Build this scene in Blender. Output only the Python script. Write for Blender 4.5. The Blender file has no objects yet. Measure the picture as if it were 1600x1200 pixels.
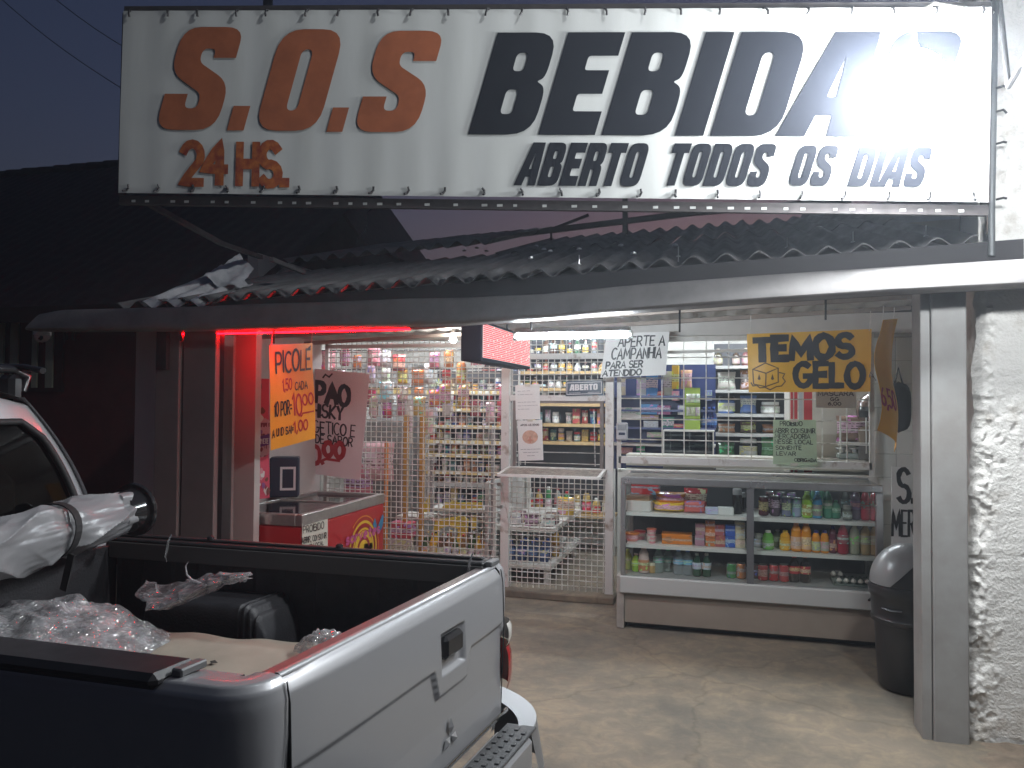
import bpy, math, random
from mathutils import Vector, Matrix, noise
from mathutils.geometry import tessellate_polygon
# scene constants: sky and lamps (used right below)
SKY_ELEV, SKY_ROT, SKY_STR, SKY_TINT = 0.3, 0.0, .135, (.66, .60, .84)
LAMP_Y, LAMP_L = 3.91, 520.0
LAMP2_PX, LAMP2_L = (1645, 92, 3.0), 470.0
FLOOD_AT, FLOOD_T, FLOOD_L, FLOOD_P, FLOOD_A = (1.6, 2.6, 6.8), (-2.7, 3.4, 2.3), 40.0, 520.0, 62
RED_L, TUBE_L, TUBE_IN, BULB_L = 125.0, 280.0, 225.0, 150.0
GLARE_HAZE_D = .0070
random.seed(7)
R_ = math.radians
scn = bpy.context.scene
COL = scn.collection

# ------------------------------------------------------------------ camera
FPX, YAW, PITCH, ROLL, EYE = 1202.0, R_(15.5), R_(1.4), R_(0.4), 1.72
def _axes():
    f0 = Vector((-math.sin(YAW), math.cos(YAW), 0)); r0 = Vector((math.cos(YAW), math.sin(YAW), 0)); u0 = Vector((0, 0, 1))
    f = f0*math.cos(PITCH)+u0*math.sin(PITCH); u = u0*math.cos(PITCH)-f0*math.sin(PITCH)
    c, s = math.cos(ROLL), math.sin(ROLL)
    return r0*c+u*s, u*c-r0*s, f
AR, AU, AF = _axes()
CAM = Vector((0, 0, EYE))
def ray(x, y): return AF+AR*((x-800)/FPX)+AU*((600-y)/FPX)
def onZ(x, y, z=0.0): d = ray(x, y); return CAM+d*((z-CAM.z)/d.z)
def onY(x, y, Y): d = ray(x, y); return CAM+d*(Y/d.y)
def onX(x, y, X): d = ray(x, y); return CAM+d*(X/d.x)
cd = bpy.data.cameras.new('camera'); cam = bpy.data.objects.new('camera', cd); COL.objects.link(cam)
cam.matrix_world = Matrix((( AR.x, AU.x, -AF.x, 0), (AR.y, AU.y, -AF.y, 0), (AR.z, AU.z, -AF.z, EYE), (0, 0, 0, 1)))
cd.sensor_fit = 'HORIZONTAL'; cd.sensor_width = 36; cd.lens = 36*FPX/1600; cd.clip_start = .05; cd.clip_end = 500
scn.camera = cam

# ------------------------------------------------------------------ dusk sky
w = bpy.data.worlds.new('World'); scn.world = w; w.use_nodes = True
nt = w.node_tree; bg = nt.nodes['Background']
sky = nt.nodes.new('ShaderNodeTexSky'); sky.sky_type = 'NISHITA'; sky.sun_disc = False
sky.sun_elevation = R_(SKY_ELEV); sky.sun_rotation = R_(SKY_ROT); sky.air_density = 1.2; sky.dust_density = 2.5; sky.ozone_density = 2.0
tn = nt.nodes.new('ShaderNodeMix'); tn.data_type = 'RGBA'; tn.blend_type = 'MULTIPLY'; tn.inputs[0].default_value = 1; tn.inputs[7].default_value = (*SKY_TINT, 1)
nt.links.new(sky.outputs[0], tn.inputs[6]); nt.links.new(tn.outputs[2], bg.inputs[0]); bg.inputs[1].default_value = SKY_STR
scn.view_settings.view_transform = 'Standard'; scn.view_settings.look = 'None'
scn.view_settings.exposure = 0; scn.view_settings.gamma = 1; scn.view_settings.use_curve_mapping = False
scn.cycles.use_denoising = True
scn.cycles.max_bounces = 8; scn.cycles.transparent_max_bounces = 24
scn.cycles.caustics_reflective = False; scn.cycles.caustics_refractive = False
scn.cycles.sample_clamp_indirect = 4

def lamp(kind, name, loc, power, color=(1, 1, 1), size=.1, target=None, spot=None, blend=1, parent=None, sizey=None):
    ld = bpy.data.lights.new(name, kind); ld.energy = power; ld.color = color
    if kind == 'AREA':
        ld.size = size
        if sizey: ld.shape = 'RECTANGLE'; ld.size_y = sizey
    else: ld.shadow_soft_size = size
    if spot: ld.spot_size = R_(spot); ld.spot_blend = blend
    o = bpy.data.objects.new(name, ld); COL.objects.link(o); o.location = loc
    if target is not None:
        o.rotation_euler = (Vector(target)-Vector(loc)).to_track_quat('-Z', 'Y').to_euler()
    if parent:
        m = chain(parent); o.parent = parent; o.location = m.inverted() @ Vector(loc)
    return o

# ------------------------------------------------------------------ materials
_m = {}
def mat(name, color=(.5, .5, .5), rough=.5, metal=0.0, var=0.0, vscale=6.0, bump=0.0, bscale=40.0, color2=None, coat=0.0,
        spec=.5, emit=None, estr=0.0, alpha=None, trans=0.0, detail=6, stretch=None, lo=.35, hi=.65):
    if name in _m: return _m[name]
    m = bpy.data.materials.new(name); m.use_nodes = True; t = m.node_tree; b = t.nodes['Principled BSDF']
    b.inputs['Base Color'].default_value = (*color, 1); b.inputs['Roughness'].default_value = rough
    b.inputs['Metallic'].default_value = metal; b.inputs['Coat Weight'].default_value = coat
    b.inputs['Specular IOR Level'].default_value = spec; b.inputs['Transmission Weight'].default_value = trans
    if emit: b.inputs['Emission Color'].default_value = (*emit, 1); b.inputs['Emission Strength'].default_value = estr
    if alpha is not None: b.inputs['Alpha'].default_value = alpha
    L = t.links.new
    if var or bump:
        tc = t.nodes.new('ShaderNodeTexCoord'); mp = t.nodes.new('ShaderNodeMapping'); L(tc.outputs['Object'], mp.inputs[0])
        if stretch: mp.inputs['Scale'].default_value = stretch
    if var:
        n = t.nodes.new('ShaderNodeTexNoise'); n.inputs['Scale'].default_value = vscale; n.inputs['Detail'].default_value = detail; n.inputs['Roughness'].default_value = .62
        L(mp.outputs[0], n.inputs['Vector'])
        r = t.nodes.new('ShaderNodeValToRGB'); r.color_ramp.elements[0].position = lo; r.color_ramp.elements[1].position = hi
        c2 = color2 or tuple(c*(1-var) for c in color)
        r.color_ramp.elements[0].color = (*c2, 1); r.color_ramp.elements[1].color = (*color, 1)
        L(n.outputs[0], r.inputs[0]); L(r.outputs[0], b.inputs['Base Color'])
        mr = t.nodes.new('ShaderNodeMapRange'); mr.inputs[3].default_value = min(1, rough*1.2); mr.inputs[4].default_value = rough*.85
        L(n.outputs[0], mr.inputs[0]); L(mr.outputs[0], b.inputs['Roughness'])
    if bump:
        n2 = t.nodes.new('ShaderNodeTexNoise'); n2.inputs['Scale'].default_value = bscale; n2.inputs['Detail'].default_value = 5
        L(mp.outputs[0], n2.inputs['Vector'])
        bp = t.nodes.new('ShaderNodeBump'); bp.inputs['Strength'].default_value = bump; bp.inputs['Distance'].default_value = .01
        L(n2.outputs[0], bp.inputs['Height']); L(bp.outputs[0], b.inputs['Normal'])
    _m[name] = m
    return m
def glassmat(name, tint=(1, 1, 1), base=.06, rough=.02, ior=1.5):
    """a thin pane: what is behind shows through, Fresnel reflection on top"""
    if name in _m: return _m[name]
    m = bpy.data.materials.new(name); m.use_nodes = True; t = m.node_tree; t.nodes.clear(); L = t.links.new
    o = t.nodes.new('ShaderNodeOutputMaterial'); mx = t.nodes.new('ShaderNodeMixShader'); tr = t.nodes.new('ShaderNodeBsdfTransparent')
    gl = t.nodes.new('ShaderNodeBsdfGlossy'); lw = t.nodes.new('ShaderNodeLayerWeight'); lw.inputs[0].default_value = .5; pw = t.nodes.new('ShaderNodeMath'); pw.operation = 'POWER'; pw.inputs[1].default_value = 4.5; ad = t.nodes.new('ShaderNodeMath'); ad.operation = 'MULTIPLY_ADD'
    tr.inputs[0].default_value = (*tint, 1); gl.inputs['Roughness'].default_value = rough; L(lw.outputs['Facing'], pw.inputs[0])
    ad.inputs[1].default_value = .8; ad.inputs[2].default_value = base; L(pw.outputs[0], ad.inputs[0]); L(ad.outputs[0], mx.inputs[0])
    L(tr.outputs[0], mx.inputs[1]); L(gl.outputs[0], mx.inputs[2]); L(mx.outputs[0], o.inputs[0])
    _m[name] = m
    return m
def printmat(name, rough=.4, pattern=True, coat=0.0, metal=0.0, transm=0.0):
    """packaging: the object's own colour with printed patches that differ from object to object"""
    if name in _m: return _m[name]
    m = bpy.data.materials.new(name); m.use_nodes = True; t = m.node_tree; b = t.nodes['Principled BSDF']; L = t.links.new
    b.inputs['Roughness'].default_value = rough; b.inputs['Coat Weight'].default_value = coat; b.inputs['Metallic'].default_value = metal
    b.inputs['Transmission Weight'].default_value = transm
    oi = t.nodes.new('ShaderNodeObjectInfo')
    if not pattern:
        L(oi.outputs['Color'], b.inputs['Base Color'])
    else:
        tc = t.nodes.new('ShaderNodeTexCoord'); ad = t.nodes.new('ShaderNodeVectorMath'); ad.operation = 'ADD'
        cmb = t.nodes.new('ShaderNodeCombineXYZ'); ml = t.nodes.new('ShaderNodeMath'); ml.operation = 'MULTIPLY'; ml.inputs[1].default_value = 37
        L(oi.outputs['Random'], ml.inputs[0]); L(ml.outputs[0], cmb.inputs[0]); L(ml.outputs[0], cmb.inputs[2])
        L(tc.outputs['Generated'], ad.inputs[0]); L(cmb.outputs[0], ad.inputs[1])
        N = t.nodes.new
        def math_(op, x, y=None, z=None):
            q = N('ShaderNodeMath'); q.operation = op
            for k, s_ in enumerate((x, y, z)):
                if s_ is None: continue
                if isinstance(s_, (int, float)): q.inputs[k].default_value = s_
                else: L(s_, q.inputs[k])
            return q.outputs[0]
        def mix_(f, c1, c2):
            q = N('ShaderNodeMix'); q.data_type = 'RGBA'
            for k, s_ in ((0, f), (6, c1), (7, c2)):
                if isinstance(s_, (int, float)): q.inputs[k].default_value = s_
                elif isinstance(s_, tuple): q.inputs[k].default_value = s_
                else: L(s_, q.inputs[k])
            return q.outputs[2]
        sp = N('ShaderNodeSeparateXYZ'); L(tc.outputs['Generated'], sp.inputs[0]); rnd = oi.outputs['Random']
        wn = N('ShaderNodeTexWhiteNoise'); wn.noise_dimensions = '1D'; L(ml.outputs[0], wn.inputs['W'])
        n = N('ShaderNodeTexNoise'); n.inputs['Scale'].default_value = 2.4; n.inputs['Detail'].default_value = 2; L(ad.outputs[0], n.inputs['Vector'])
        zc = math_('ABSOLUTE', math_('SUBTRACT', sp.outputs['Z'], math_('MULTIPLY_ADD', rnd, .30, .38)))
        panel = math_('LESS_THAN', math_('ADD', zc, math_('MULTIPLY', n.outputs[0], .10)), math_('MULTIPLY_ADD', wn.outputs['Value'], .16, .12))
        hue = mix_(.55, wn.outputs['Color'], (.72, .71, .66, 1)); hue = mix_(.35, hue, oi.outputs['Color'])
        rows = math_('LESS_THAN', math_('FRACT', math_('MULTIPLY_ADD', sp.outputs['Z'], 11.0, rnd)), .40)
        n3 = N('ShaderNodeTexNoise'); n3.inputs['Scale'].default_value = 9; n3.inputs['Detail'].default_value = 1; L(ad.outputs[0], n3.inputs['Vector'])
        txt = math_('MULTIPLY', math_('MULTIPLY', rows, math_('GREATER_THAN', n3.outputs[0], .50)), panel)
        pic = math_('MULTIPLY', math_('GREATER_THAN', n.outputs[0], .60), math_('SUBTRACT', 1.0, panel))
        dk = N('ShaderNodeMix'); dk.data_type = 'RGBA'; dk.blend_type = 'MULTIPLY'; dk.inputs[0].default_value = 1; L(oi.outputs['Color'], dk.inputs[6]); dk.inputs[7].default_value = (.35, .32, .34, 1)
        c_ = mix_(panel, oi.outputs['Color'], hue); c_ = mix_(txt, c_, dk.outputs[2]); c_ = mix_(math_('MULTIPLY', pic, .65), c_, wn.outputs['Color'])
        L(c_, b.inputs['Base Color'])
    _m[name] = m
    return m

# ------------------------------------------------------------------ mesh building
def chain(o):
    m = Matrix.Identity(4)
    while o is not None:
        m = Matrix.LocRotScale(o.location, o.rotation_euler, o.scale) @ m; o = o.parent
    return m
class MB:
    def __init__(s): s.v = []; s.f = []; s.mi = []; s.m = 0
    def add(s, vs, fs):
        n = len(s.v); s.v += [Vector(p) for p in vs]
        for f in fs: s.f.append([i+n for i in f]); s.mi.append(s.m)
    def quad(s, *p): s.add(p, [list(range(len(p)))])
    def box(s, c, d, rot=None, bev=0):
        c = Vector(c); hx, hy, hz = (abs(x)/2 for x in d)
        vs = []; fs = []
        if bev <= 0:
            vs = [Vector((x, y, z)) for x in (-hx, hx) for y in (-hy, hy) for z in (-hz, hz)]
            fs = [(0, 1, 3, 2), (4, 6, 7, 5), (0, 4, 5, 1), (2, 3, 7, 6), (0, 2, 6, 4), (1, 5, 7, 3)]
        else:
            b = min(bev, hx*.9, hy*.9, hz*.9); idx = {}
            for sx in (-1, 1):
                for sy in (-1, 1):
                    for sz in (-1, 1):
                        for a in range(3):
                            p = [sx*(hx-b), sy*(hy-b), sz*(hz-b)]; p[a] = (sx*hx, sy*hy, sz*hz)[a]
                            idx[(sx, sy, sz, a)] = len(vs); vs.append(Vector(p))
            for a in range(3):
                o1, o2 = [(1, 2), (2, 0), (0, 1)][a]
                for sg in (-1, 1):
                    q = []
                    for s1, s2 in ((-1, -1), (1, -1), (1, 1), (-1, 1)):
                        k = [0, 0, 0]; k[a] = sg; k[o1] = s1; k[o2] = s2; q.append(idx[(*k, a)])
                    fs.append(q if sg > 0 else q[::-1])
            for a in range(3):
                o1, o2 = [(1, 2), (2, 0), (0, 1)][a]
                for s1 in (-1, 1):
                    for s2 in (-1, 1):
                        k0 = [0, 0, 0]; k1 = [0, 0, 0]; k0[a] = -1; k1[a] = 1
                        for k in (k0, k1): k[o1] = s1; k[o2] = s2
                        q = [idx[(*k0, o1)], idx[(*k1, o1)], idx[(*k1, o2)], idx[(*k0, o2)]]
                        fs.append(q if s1*s2 < 0 else q[::-1])
            for sx in (-1, 1):
                for sy in (-1, 1):
                    for sz in (-1, 1):
                        q = [idx[(sx, sy, sz, a)] for a in range(3)]; fs.append(q if sx*sy*sz > 0 else q[::-1])
        if rot is not None: vs = [rot @ p for p in vs]
        s.add([c+p for p in vs], fs)
    def bar(s, p, q, wd, ht=None, up=(0, 0, 1)):
        """square bar from p to q"""
        p = Vector(p); q = Vector(q); d = q-p; L = d.length; d.normalize(); up = Vector(up)
        if abs(d.dot(up)) > .98: up = Vector((0, 1, 0))
        x = d.cross(up).normalized(); z = x.cross(d)
        rot = Matrix((x, d, z)).transposed(); s.box((p+q)/2, (wd, L, ht or wd), rot)
    def tube(s, path, r, n=8, cap=True, rad=None):
        P = [Vector(p) for p in path]; k = len(P); vs = []; fs = []
        t0 = (P[1]-P[0]).normalized(); up = Vector((0, 0, 1)) if abs(t0.z) < .9 else Vector((1, 0, 0))
        x = t0.cross(up).normalized()
        for i in range(k):
            t = (P[min(i+1, k-1)]-P[max(i-1, 0)]).normalized(); x = (x-t*x.dot(t)).normalized(); y = t.cross(x)
            rr = rad[i] if rad else r
            for j in range(n):
                a = 2*math.pi*j/n; vs.append(P[i]+(x*math.cos(a)+y*math.sin(a))*rr)
        for i in range(k-1):
            for j in range(n): fs.append((i*n+j, i*n+(j+1) % n, (i+1)*n+(j+1) % n, (i+1)*n+j))
        if cap: fs.append(list(range(n))[::-1]); fs.append([(k-1)*n+j for j in range(n)])
        s.add(vs, fs)
    def lathe(s, prof, n=12, o=(0, 0, 0), rot=None, mats=None):
        o = Vector(o); vs = []; k = len(prof)
        for r, z in prof:
            for j in range(n):
                a = 2*math.pi*j/n; p = Vector((r*math.cos(a), r*math.sin(a), z)); vs.append(o+(rot @ p if rot is not None else p))
        base = len(s.v); s.v += vs; m0 = s.m
        for i in range(k-1):
            if mats: s.m = mats[i]
            for j in range(n):
                s.f.append([base+i*n+j, base+i*n+(j+1) % n, base+(i+1)*n+(j+1) % n, base+(i+1)*n+j]); s.mi.append(s.m)
        if prof[0][0] > 1e-4: s.f.append([base+j for j in range(n)][::-1]); s.mi.append(mats[0] if mats else s.m)
        if prof[-1][0] > 1e-4: s.f.append([base+(k-1)*n+j for j in range(n)]); s.mi.append(mats[-1] if mats else s.m)
        s.m = m0
    def grid(s, fn, nu, nv, skip=None):
        vs = [fn(i/nu, j/nv) for j in range(nv+1) for i in range(nu+1)]; fs = []
        for j in range(nv):
            for i in range(nu):
                if skip and skip((i+.5)/nu, (j+.5)/nv): continue
                a = j*(nu+1)+i; fs.append((a, a+1, a+nu+2, a+nu+1))
        s.add(vs, fs)
    def prism(s, outline, fn, depth, holes=()):
        """2D outline (with holes) mapped by fn(u, v, d); extruded from d=0 to d=depth"""
        loops = [list(outline)]+[list(h) for h in holes]
        tri = tessellate_polygon([[Vector((a, b, 0)) for a, b in l] for l in loops])
        flat = [p for l in loops for p in l]; n = len(flat)
        if depth == 0:
            s.add([fn(a, b, 0) for a, b in flat], tri); return
        vs = [fn(a, b, 0) for a, b in flat]+[fn(a, b, depth) for a, b in flat]
        fs = [tuple(t) for t in tri]+[tuple(i+n for i in reversed(t)) for t in tri]; k = 0
        for l in loops:
            m = len(l)
            for i in range(m): fs.append((k+i, k+(i+1) % m, n+k+(i+1) % m, n+k+i))
            k += m
        s.add(vs, fs)
    def ribbon(s, pts, fn, th, d=0.0, closed=False, wob=0.0):
        """flat pen stroke along 2D pts, mapped by fn(u, v, d)"""
        P = [Vector((a, b)) for a, b in pts]; Q = [P[0]]
        for p in P[1:]:
            if (p-Q[-1]).length > 1e-6: Q.append(p)
        P = Q; k = len(P)
        if k < 2: return
        if not closed:
            e = (P[0]-P[1]).normalized()*th*.3; P[0] = P[0]+e; e = (P[-1]-P[-2]).normalized()*th*.3; P[-1] = P[-1]+e
        Q = [P[0]]
        for p in P[1:]:
            a = Q[-1]; m = max(1, int((p-a).length/.035))
            for i in range(1, m+1): Q.append(a+(p-a)*(i/m))
        P = Q; k = len(P); L, Rr = [], []
        for i in range(k):
            a = P[i]-P[i-1] if i else P[1]-P[0]; b = P[i+1]-P[i] if i < k-1 else P[-1]-P[-2]
            a = a.normalized(); b = b.normalized(); t = a+b
            t = t.normalized() if t.length > 1e-3 else a
            nn = Vector((-t.y, t.x)); c = max(.72, nn.dot(Vector((-a.y, a.x)))); h = th/2/c*(1+wob*noise.noise(Vector((P[i].x*38, P[i].y*38, len(s.v)*.37)))+(wob*.5 if i % 3 else 0))
            L.append(P[i]+nn*h); Rr.append(P[i]-nn*h)
        vs = [fn(p.x, p.y, d) for p in L]+[fn(p.x, p.y, d) for p in Rr]
        s.add(vs, [(k+i, k+i+1, i+1, i) for i in range(k-1)])
    def build(s, name, mats, parent=None, smooth=None, world=True):
        me = bpy.data.meshes.new(name)
        if not isinstance(mats, (list, tuple)): mats = [mats]
        vs = s.v
        if parent is not None and world:
            inv = chain(parent).inverted(); vs = [inv @ p for p in vs]
        me.from_pydata([tuple(p) for p in vs], [], s.f)
        for m in mats: me.materials.append(m)
        if len(mats) > 1: me.polygons.foreach_set('material_index', s.mi)
        me.update()
        if smooth is not None:
            me.shade_smooth(); me.set_sharp_from_angle(angle=R_(smooth))
        o = bpy.data.objects.new(name, me); COL.objects.link(o)
        if parent is not None: o.parent = parent
        return o
def tag(o, label=None, cat=None, group=None, kind=None):
    if label: o['label'] = label
    if cat: o['category'] = cat
    if group: o['group'] = group
    if kind: o['kind'] = kind
    return o
def thing(name, label, cat, loc=(0, 0, 0), rotz=0.0, group=None):
    o = bpy.data.objects.new(name, None); COL.objects.link(o); o.location = loc; o.rotation_euler = (0, 0, rotz); o.empty_display_size = .1
    return tag(o, label, cat, group)
def dup(o, loc=None, parent=None, mesh_parent=None):
    c = o.copy(); COL.objects.link(c)
    if loc is not None: c.location = loc
    if parent is not None: c.parent = parent
    for ch in list(o.children): dup(ch, parent=c)
    return c
def boxpart(name, lo, hi, m, parent, bev=0, kind=None):
    b = MB(); b.box([(a+c)/2 for a, c in zip(lo, hi)], [c-a for a, c in zip(lo, hi)], bev=bev)
    o = b.build(name, m, parent)
    if kind: o['kind'] = kind
    return o
ORD = ['first', 'second', 'third', 'fourth', 'fifth', 'sixth', 'seventh', 'eighth', 'ninth', 'tenth', 'eleventh', 'twelfth', 'thirteenth',
       'fourteenth', 'fifteenth', 'sixteenth', 'seventeenth', 'eighteenth', 'nineteenth', 'twentieth']

# ------------------------------------------------------------------ lettering
def arc(cx, cy, rx, ry, a0, a1, n=10): return [(cx+rx*math.cos(R_(a0+(a1-a0)*i/n)), cy+ry*math.sin(R_(a0+(a1-a0)*i/n))) for i in range(n+1)]
PEN = {
 'A': [[(0, 0), (.42, 1), (.8, 0)], [(.16, .36), (.68, .36)]], 'B': [[(0, 0), (0, 1), (.4, 1)]+arc(.4, .77, .25, .23, 90, -90, 6)+[(.05, .54)], [(.3, .54), (.42, .54)]+arc(.42, .27, .3, .27, 90, -90, 6)+[(0, 0)]],
 'C': [arc(.42, .5, .42, .5, 50, 310, 12)], 'D': [[(0, 0), (0, 1), (.25, 1)]+arc(.25, .5, .45, .5, 90, -90, 8)+[(0, 0)]],
 'E': [[(.6, 1), (0, 1), (0, 0), (.62, 0)], [(0, .52), (.5, .52)]], 'G': [arc(.42, .5, .42, .5, 50, 345, 12)+[(.83, .44), (.48, .44)]],
 'H': [[(0, 0), (0, 1)], [(.65, 0), (.65, 1)], [(0, .5), (.65, .5)]], 'I': [[(0, 0), (0, 1)]], 'K': [[(0, 0), (0, 1)], [(.6, 1), (.02, .45), (.65, 0)]],
 'L': [[(0, 1), (0, 0), (.55, 0)]], 'M': [[(0, 0), (.06, 1), (.45, .25), (.84, 1), (.9, 0)]], 'N': [[(0, 0), (0, 1), (.65, 0), (.65, 1)]],
 'O': [arc(.4, .5, .4, .5, 90, 450, 16)], 'P': [[(0, 0), (0, 1), (.35, 1)]+arc(.35, .72, .3, .28, 90, -90, 6)+[(0, .44)]],
 'R': [[(0, 0), (0, 1), (.35, 1)]+arc(.35, .74, .28, .26, 90, -90, 6)+[(.04, .48)], [(.3, .48), (.68, 0)]],
 'S': [arc(.36, .74, .32, .26, 30, 255, 9)+arc(.36, .25, .34, .25, 85, -150, 9)], 'T': [[(0, 1), (.75, 1)], [(.37, 1), (.37, 0)]],
 'U': [[(0, 1), (0, .3)]+arc(.32, .3, .32, .3, 180, 360, 8)+[(.64, 1)]], 'V': [[(0, 1), (.36, 0), (.72, 1)]], 'W': [[(0, 1), (.22, 0), (.45, .8), (.68, 0), (.9, 1)]],
 'Y': [[(0, 1), (.32, .5), (.64, 1)], [(.32, .5), (.32, 0)]], 'Z': [[(0, 1), (.6, 1), (0, 0), (.62, 0)]],
 '0': [arc(.32, .5, .32, .5, 90, 450, 14)], '1': [[(0, .75), (.2, 1), (.2, 0)]], '2': [arc(.3, .7, .3, .3, 160, -30, 8)+[(0, 0), (.64, 0)]],
 '4': [[(.5, 0), (.5, 1), (0, .35), (.7, .35)]], '5': [[(.55, 1), (.06, 1), (.03, .58)]+arc(.28, .32, .3, .32, 120, -140, 9)],
 '6': [arc(.32, .28, .3, .28, 90, 450, 12), [(.5, 1), (.1, .6), (.03, .3)]], ':': [[(.05, .2), (.05, .3)], [(.05, .6), (.05, .7)]], '=': [[(0, .35), (.45, .35)], [(0, .62), (.45, .62)]],
 '.': [[(.05, 0), (.05, .08)]], ',': [[(.1, .1), (.02, -.16)]], '-': [[(0, .45), (.4, .45)]], "'": [[(0, .75), (.05, 1)]],
 '~': [[(0, .0), (.15, .08), (.3, 0), (.45, .08)]], 'e': [[(.05, .3), (.5, .3)]+arc(.27, .28, .25, .28, 5, 300, 9)], 't': [[(.2, .8), (.2, .08), (.38, 0)], [(0, .55), (.4, .55)]],
 's': [arc(.2, .42, .18, .14, 40, 250, 6)+arc(.2, .14, .2, .14, 80, -140, 6)], 'r': [[(0, 0), (0, .56)], [(0, .38), (.15, .54), (.32, .52)]], 'p': [[(0, -.3), (0, .56)], arc(.22, .28, .2, .28, 90, 450, 9)],
 'u': [[(0, .56), (0, .15), (.15, 0), (.36, .1), (.36, .56)]], 'q': [arc(.22, .28, .2, .28, 90, 450, 9), [(.42, .56), (.42, -.3)]], 'o': [arc(.24, .28, .24, .28, 90, 450, 10)], 'a': [arc(.22, .28, .22, .28, 90, 450, 9), [(.44, .56), (.44, 0)]],
}
def pen_width(txt, gap=.22): return sum((.45 if c == ' ' else max(x for st in PEN[c] for x, y in st)+gap) for c in txt)-gap
def pen(mb, txt, x0, y0, wd, ht, th, fn, jit=0.0, gap=.22, d=.0015, slant=0.0):
    """hand-painted capitals fitted in the box x0..x0+wd, baseline y0"""
    sx = wd/pen_width(txt, gap); x = 0; rr = random.Random(txt); k = 0
    for c in txt:
        if c == ' ': x += .45; continue
        jy = rr.uniform(-jit, jit)*ht; js = 1+rr.uniform(-jit, jit)
        for st in PEN[c]:
            k += 1
            mb.ribbon([(x0+(x+a)*sx+b*ht*slant, y0+jy+b*ht*js) for a, b in st], fn, th*rr.uniform(.85, 1.12), d+.0004*(k % 4), wob=.22 if jit else 0)
        x += max(a for st in PEN[c] for a, b in st)+gap
def rnd_poly(pts):
    out = []; n = len(pts)
    for i in range(n):
        x, y, r = pts[i]
        if r <= 0: out.append((x, y)); continue
        p = Vector((x, y)); a = Vector(pts[i-1][:2])-p; b = Vector(pts[(i+1) % n][:2])-p
        ra = min(r, a.length*.49); rb = min(r, b.length*.49); A = p+a.normalized()*ra; B = p+b.normalized()*rb
        for k in range(6):
            t = k/5; q = A*(1-t)**2+p*2*t*(1-t)+B*t*t; out.append((q.x, q.y))
    return out
def rr(x0, y0, x1, y1, r): return [(x0, y0, r), (x0, y1, r), (x1, y1, r), (x1, y0, r)]
BLOCK = {
 'S': ([(0, 1, .2), (.66, 1, .2), (.66, .70, 0), (.42, .70, 0), (.42, .79, .06), (.28, .79, .06), (.28, .66, .06), (.66, .46, .16), (.66, 0, .22), (0, 0, .2), (0, .35, 0), (.25, .35, 0), (.25, .21, .06), (.39, .21, .06), (.39, .35, .06), (0, .56, .16)], []),
 'O': (rr(0, 0, .68, 1, .24), [rr(.28, .2, .40, .8, .07)]),
 'B': ([(0, 0, 0), (0, 1, 0), (.66, 1, .24), (.66, .56, .12), (.58, .52, .02), (.69, .46, .12), (.69, 0, .26)], [rr(.28, .62, .40, .8, .05), rr(.28, .2, .41, .44, .05)]),
 'E': ([(0, 0, 0), (0, 1, 0), (.6, 1, 0), (.6, .77, 0), (.29, .77, .03), (.29, .63, .03), (.55, .63, 0), (.55, .4, 0), (.29, .4, .03), (.29, .23, .03), (.6, .23, 0), (.6, 0, 0)], []),
 'I': ([(0, 0, 0), (0, 1, 0), (.29, 1, 0), (.29, 0, 0)], []),
 'D': ([(0, 0, 0), (0, 1, 0), (.68, 1, .26), (.68, 0, .26)], [rr(.28, .2, .40, .8, .06)]),
 'A': ([(-.1, 0, 0), (.18, 1, 0), (.62, 1, 0), (.68, 0, 0), (.40, 0, 0), (.39, .2, 0), (.235, .2, 0), (.19, 0, 0)], [[(.29, .38, .02), (.38, .38, .02), (.36, .76, .02)]]),
 'R': ([(0, 0, 0), (0, 1, 0), (.66, 1, .22), (.66, .55, .12), (.58, .49, .02), (.66, .42, .1), (.66, 0, 0), (.39, 0, 0), (.39, .38, .06), (.28, .38, 0), (.28, 0, 0)], [rr(.28, .58, .40, .8, .05)]),
 'T': ([(0, .77, 0), (0, 1, 0), (.62, 1, 0), (.62, .77, 0), (.45, .77, 0), (.45, 0, 0), (.17, 0, 0), (.17, .77, 0)], []),
 '.': ([(0, 0, 0), (0, .24, 0), (.26, .24, 0), (.26, 0, 0)], []),
}
def block(mb, txt, x0, y0, wd, ht, fn, slant=.27, gap=.07, d=.0015, space=.3):
    tot = sum(space if c == ' ' else max(p[0] for p in BLOCK[c][0])+gap for c in txt)-gap; sx = wd/tot; x = 0
    for c in txt:
        if c == ' ': x += space; continue
        o, hs = BLOCK[c]
        tf = lambda l: [(x0+(x+a)*sx+b*ht*slant, y0+b*ht) for a, b in rnd_poly(l)]
        mb.prism(tf(o), lambda u, v, dd: fn(u, v, d), 0, [tf(h) for h in hs]); x += max(p[0] for p in o)+gap
def plane_fn(tl, tr, br, bl, wave=0.0, seed=0.0):
    """maps u (0..W), v (0..H) of a sign given by its four corners; v up from the bottom edge; d along the normal towards the viewer"""
    tl, tr, br, bl = map(Vector, (tl, tr, br, bl)); W = ((tr-tl).length+(br-bl).length)/2; H = ((tl-bl).length+(tr-br).length)/2
    n = ((br-bl).cross(tl-bl)).normalized()
    def fn(u, v, d=0.0):
        a, b = u/W, v/H
        p = (bl*(1-a)+br*a)*(1-b)+(tl*(1-a)+tr*a)*b
        if wave: p = p+n*wave*noise.noise(Vector((u*4+seed, v*3+seed, seed)))
        return p+n*d
    return fn, W, H, n
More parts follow.
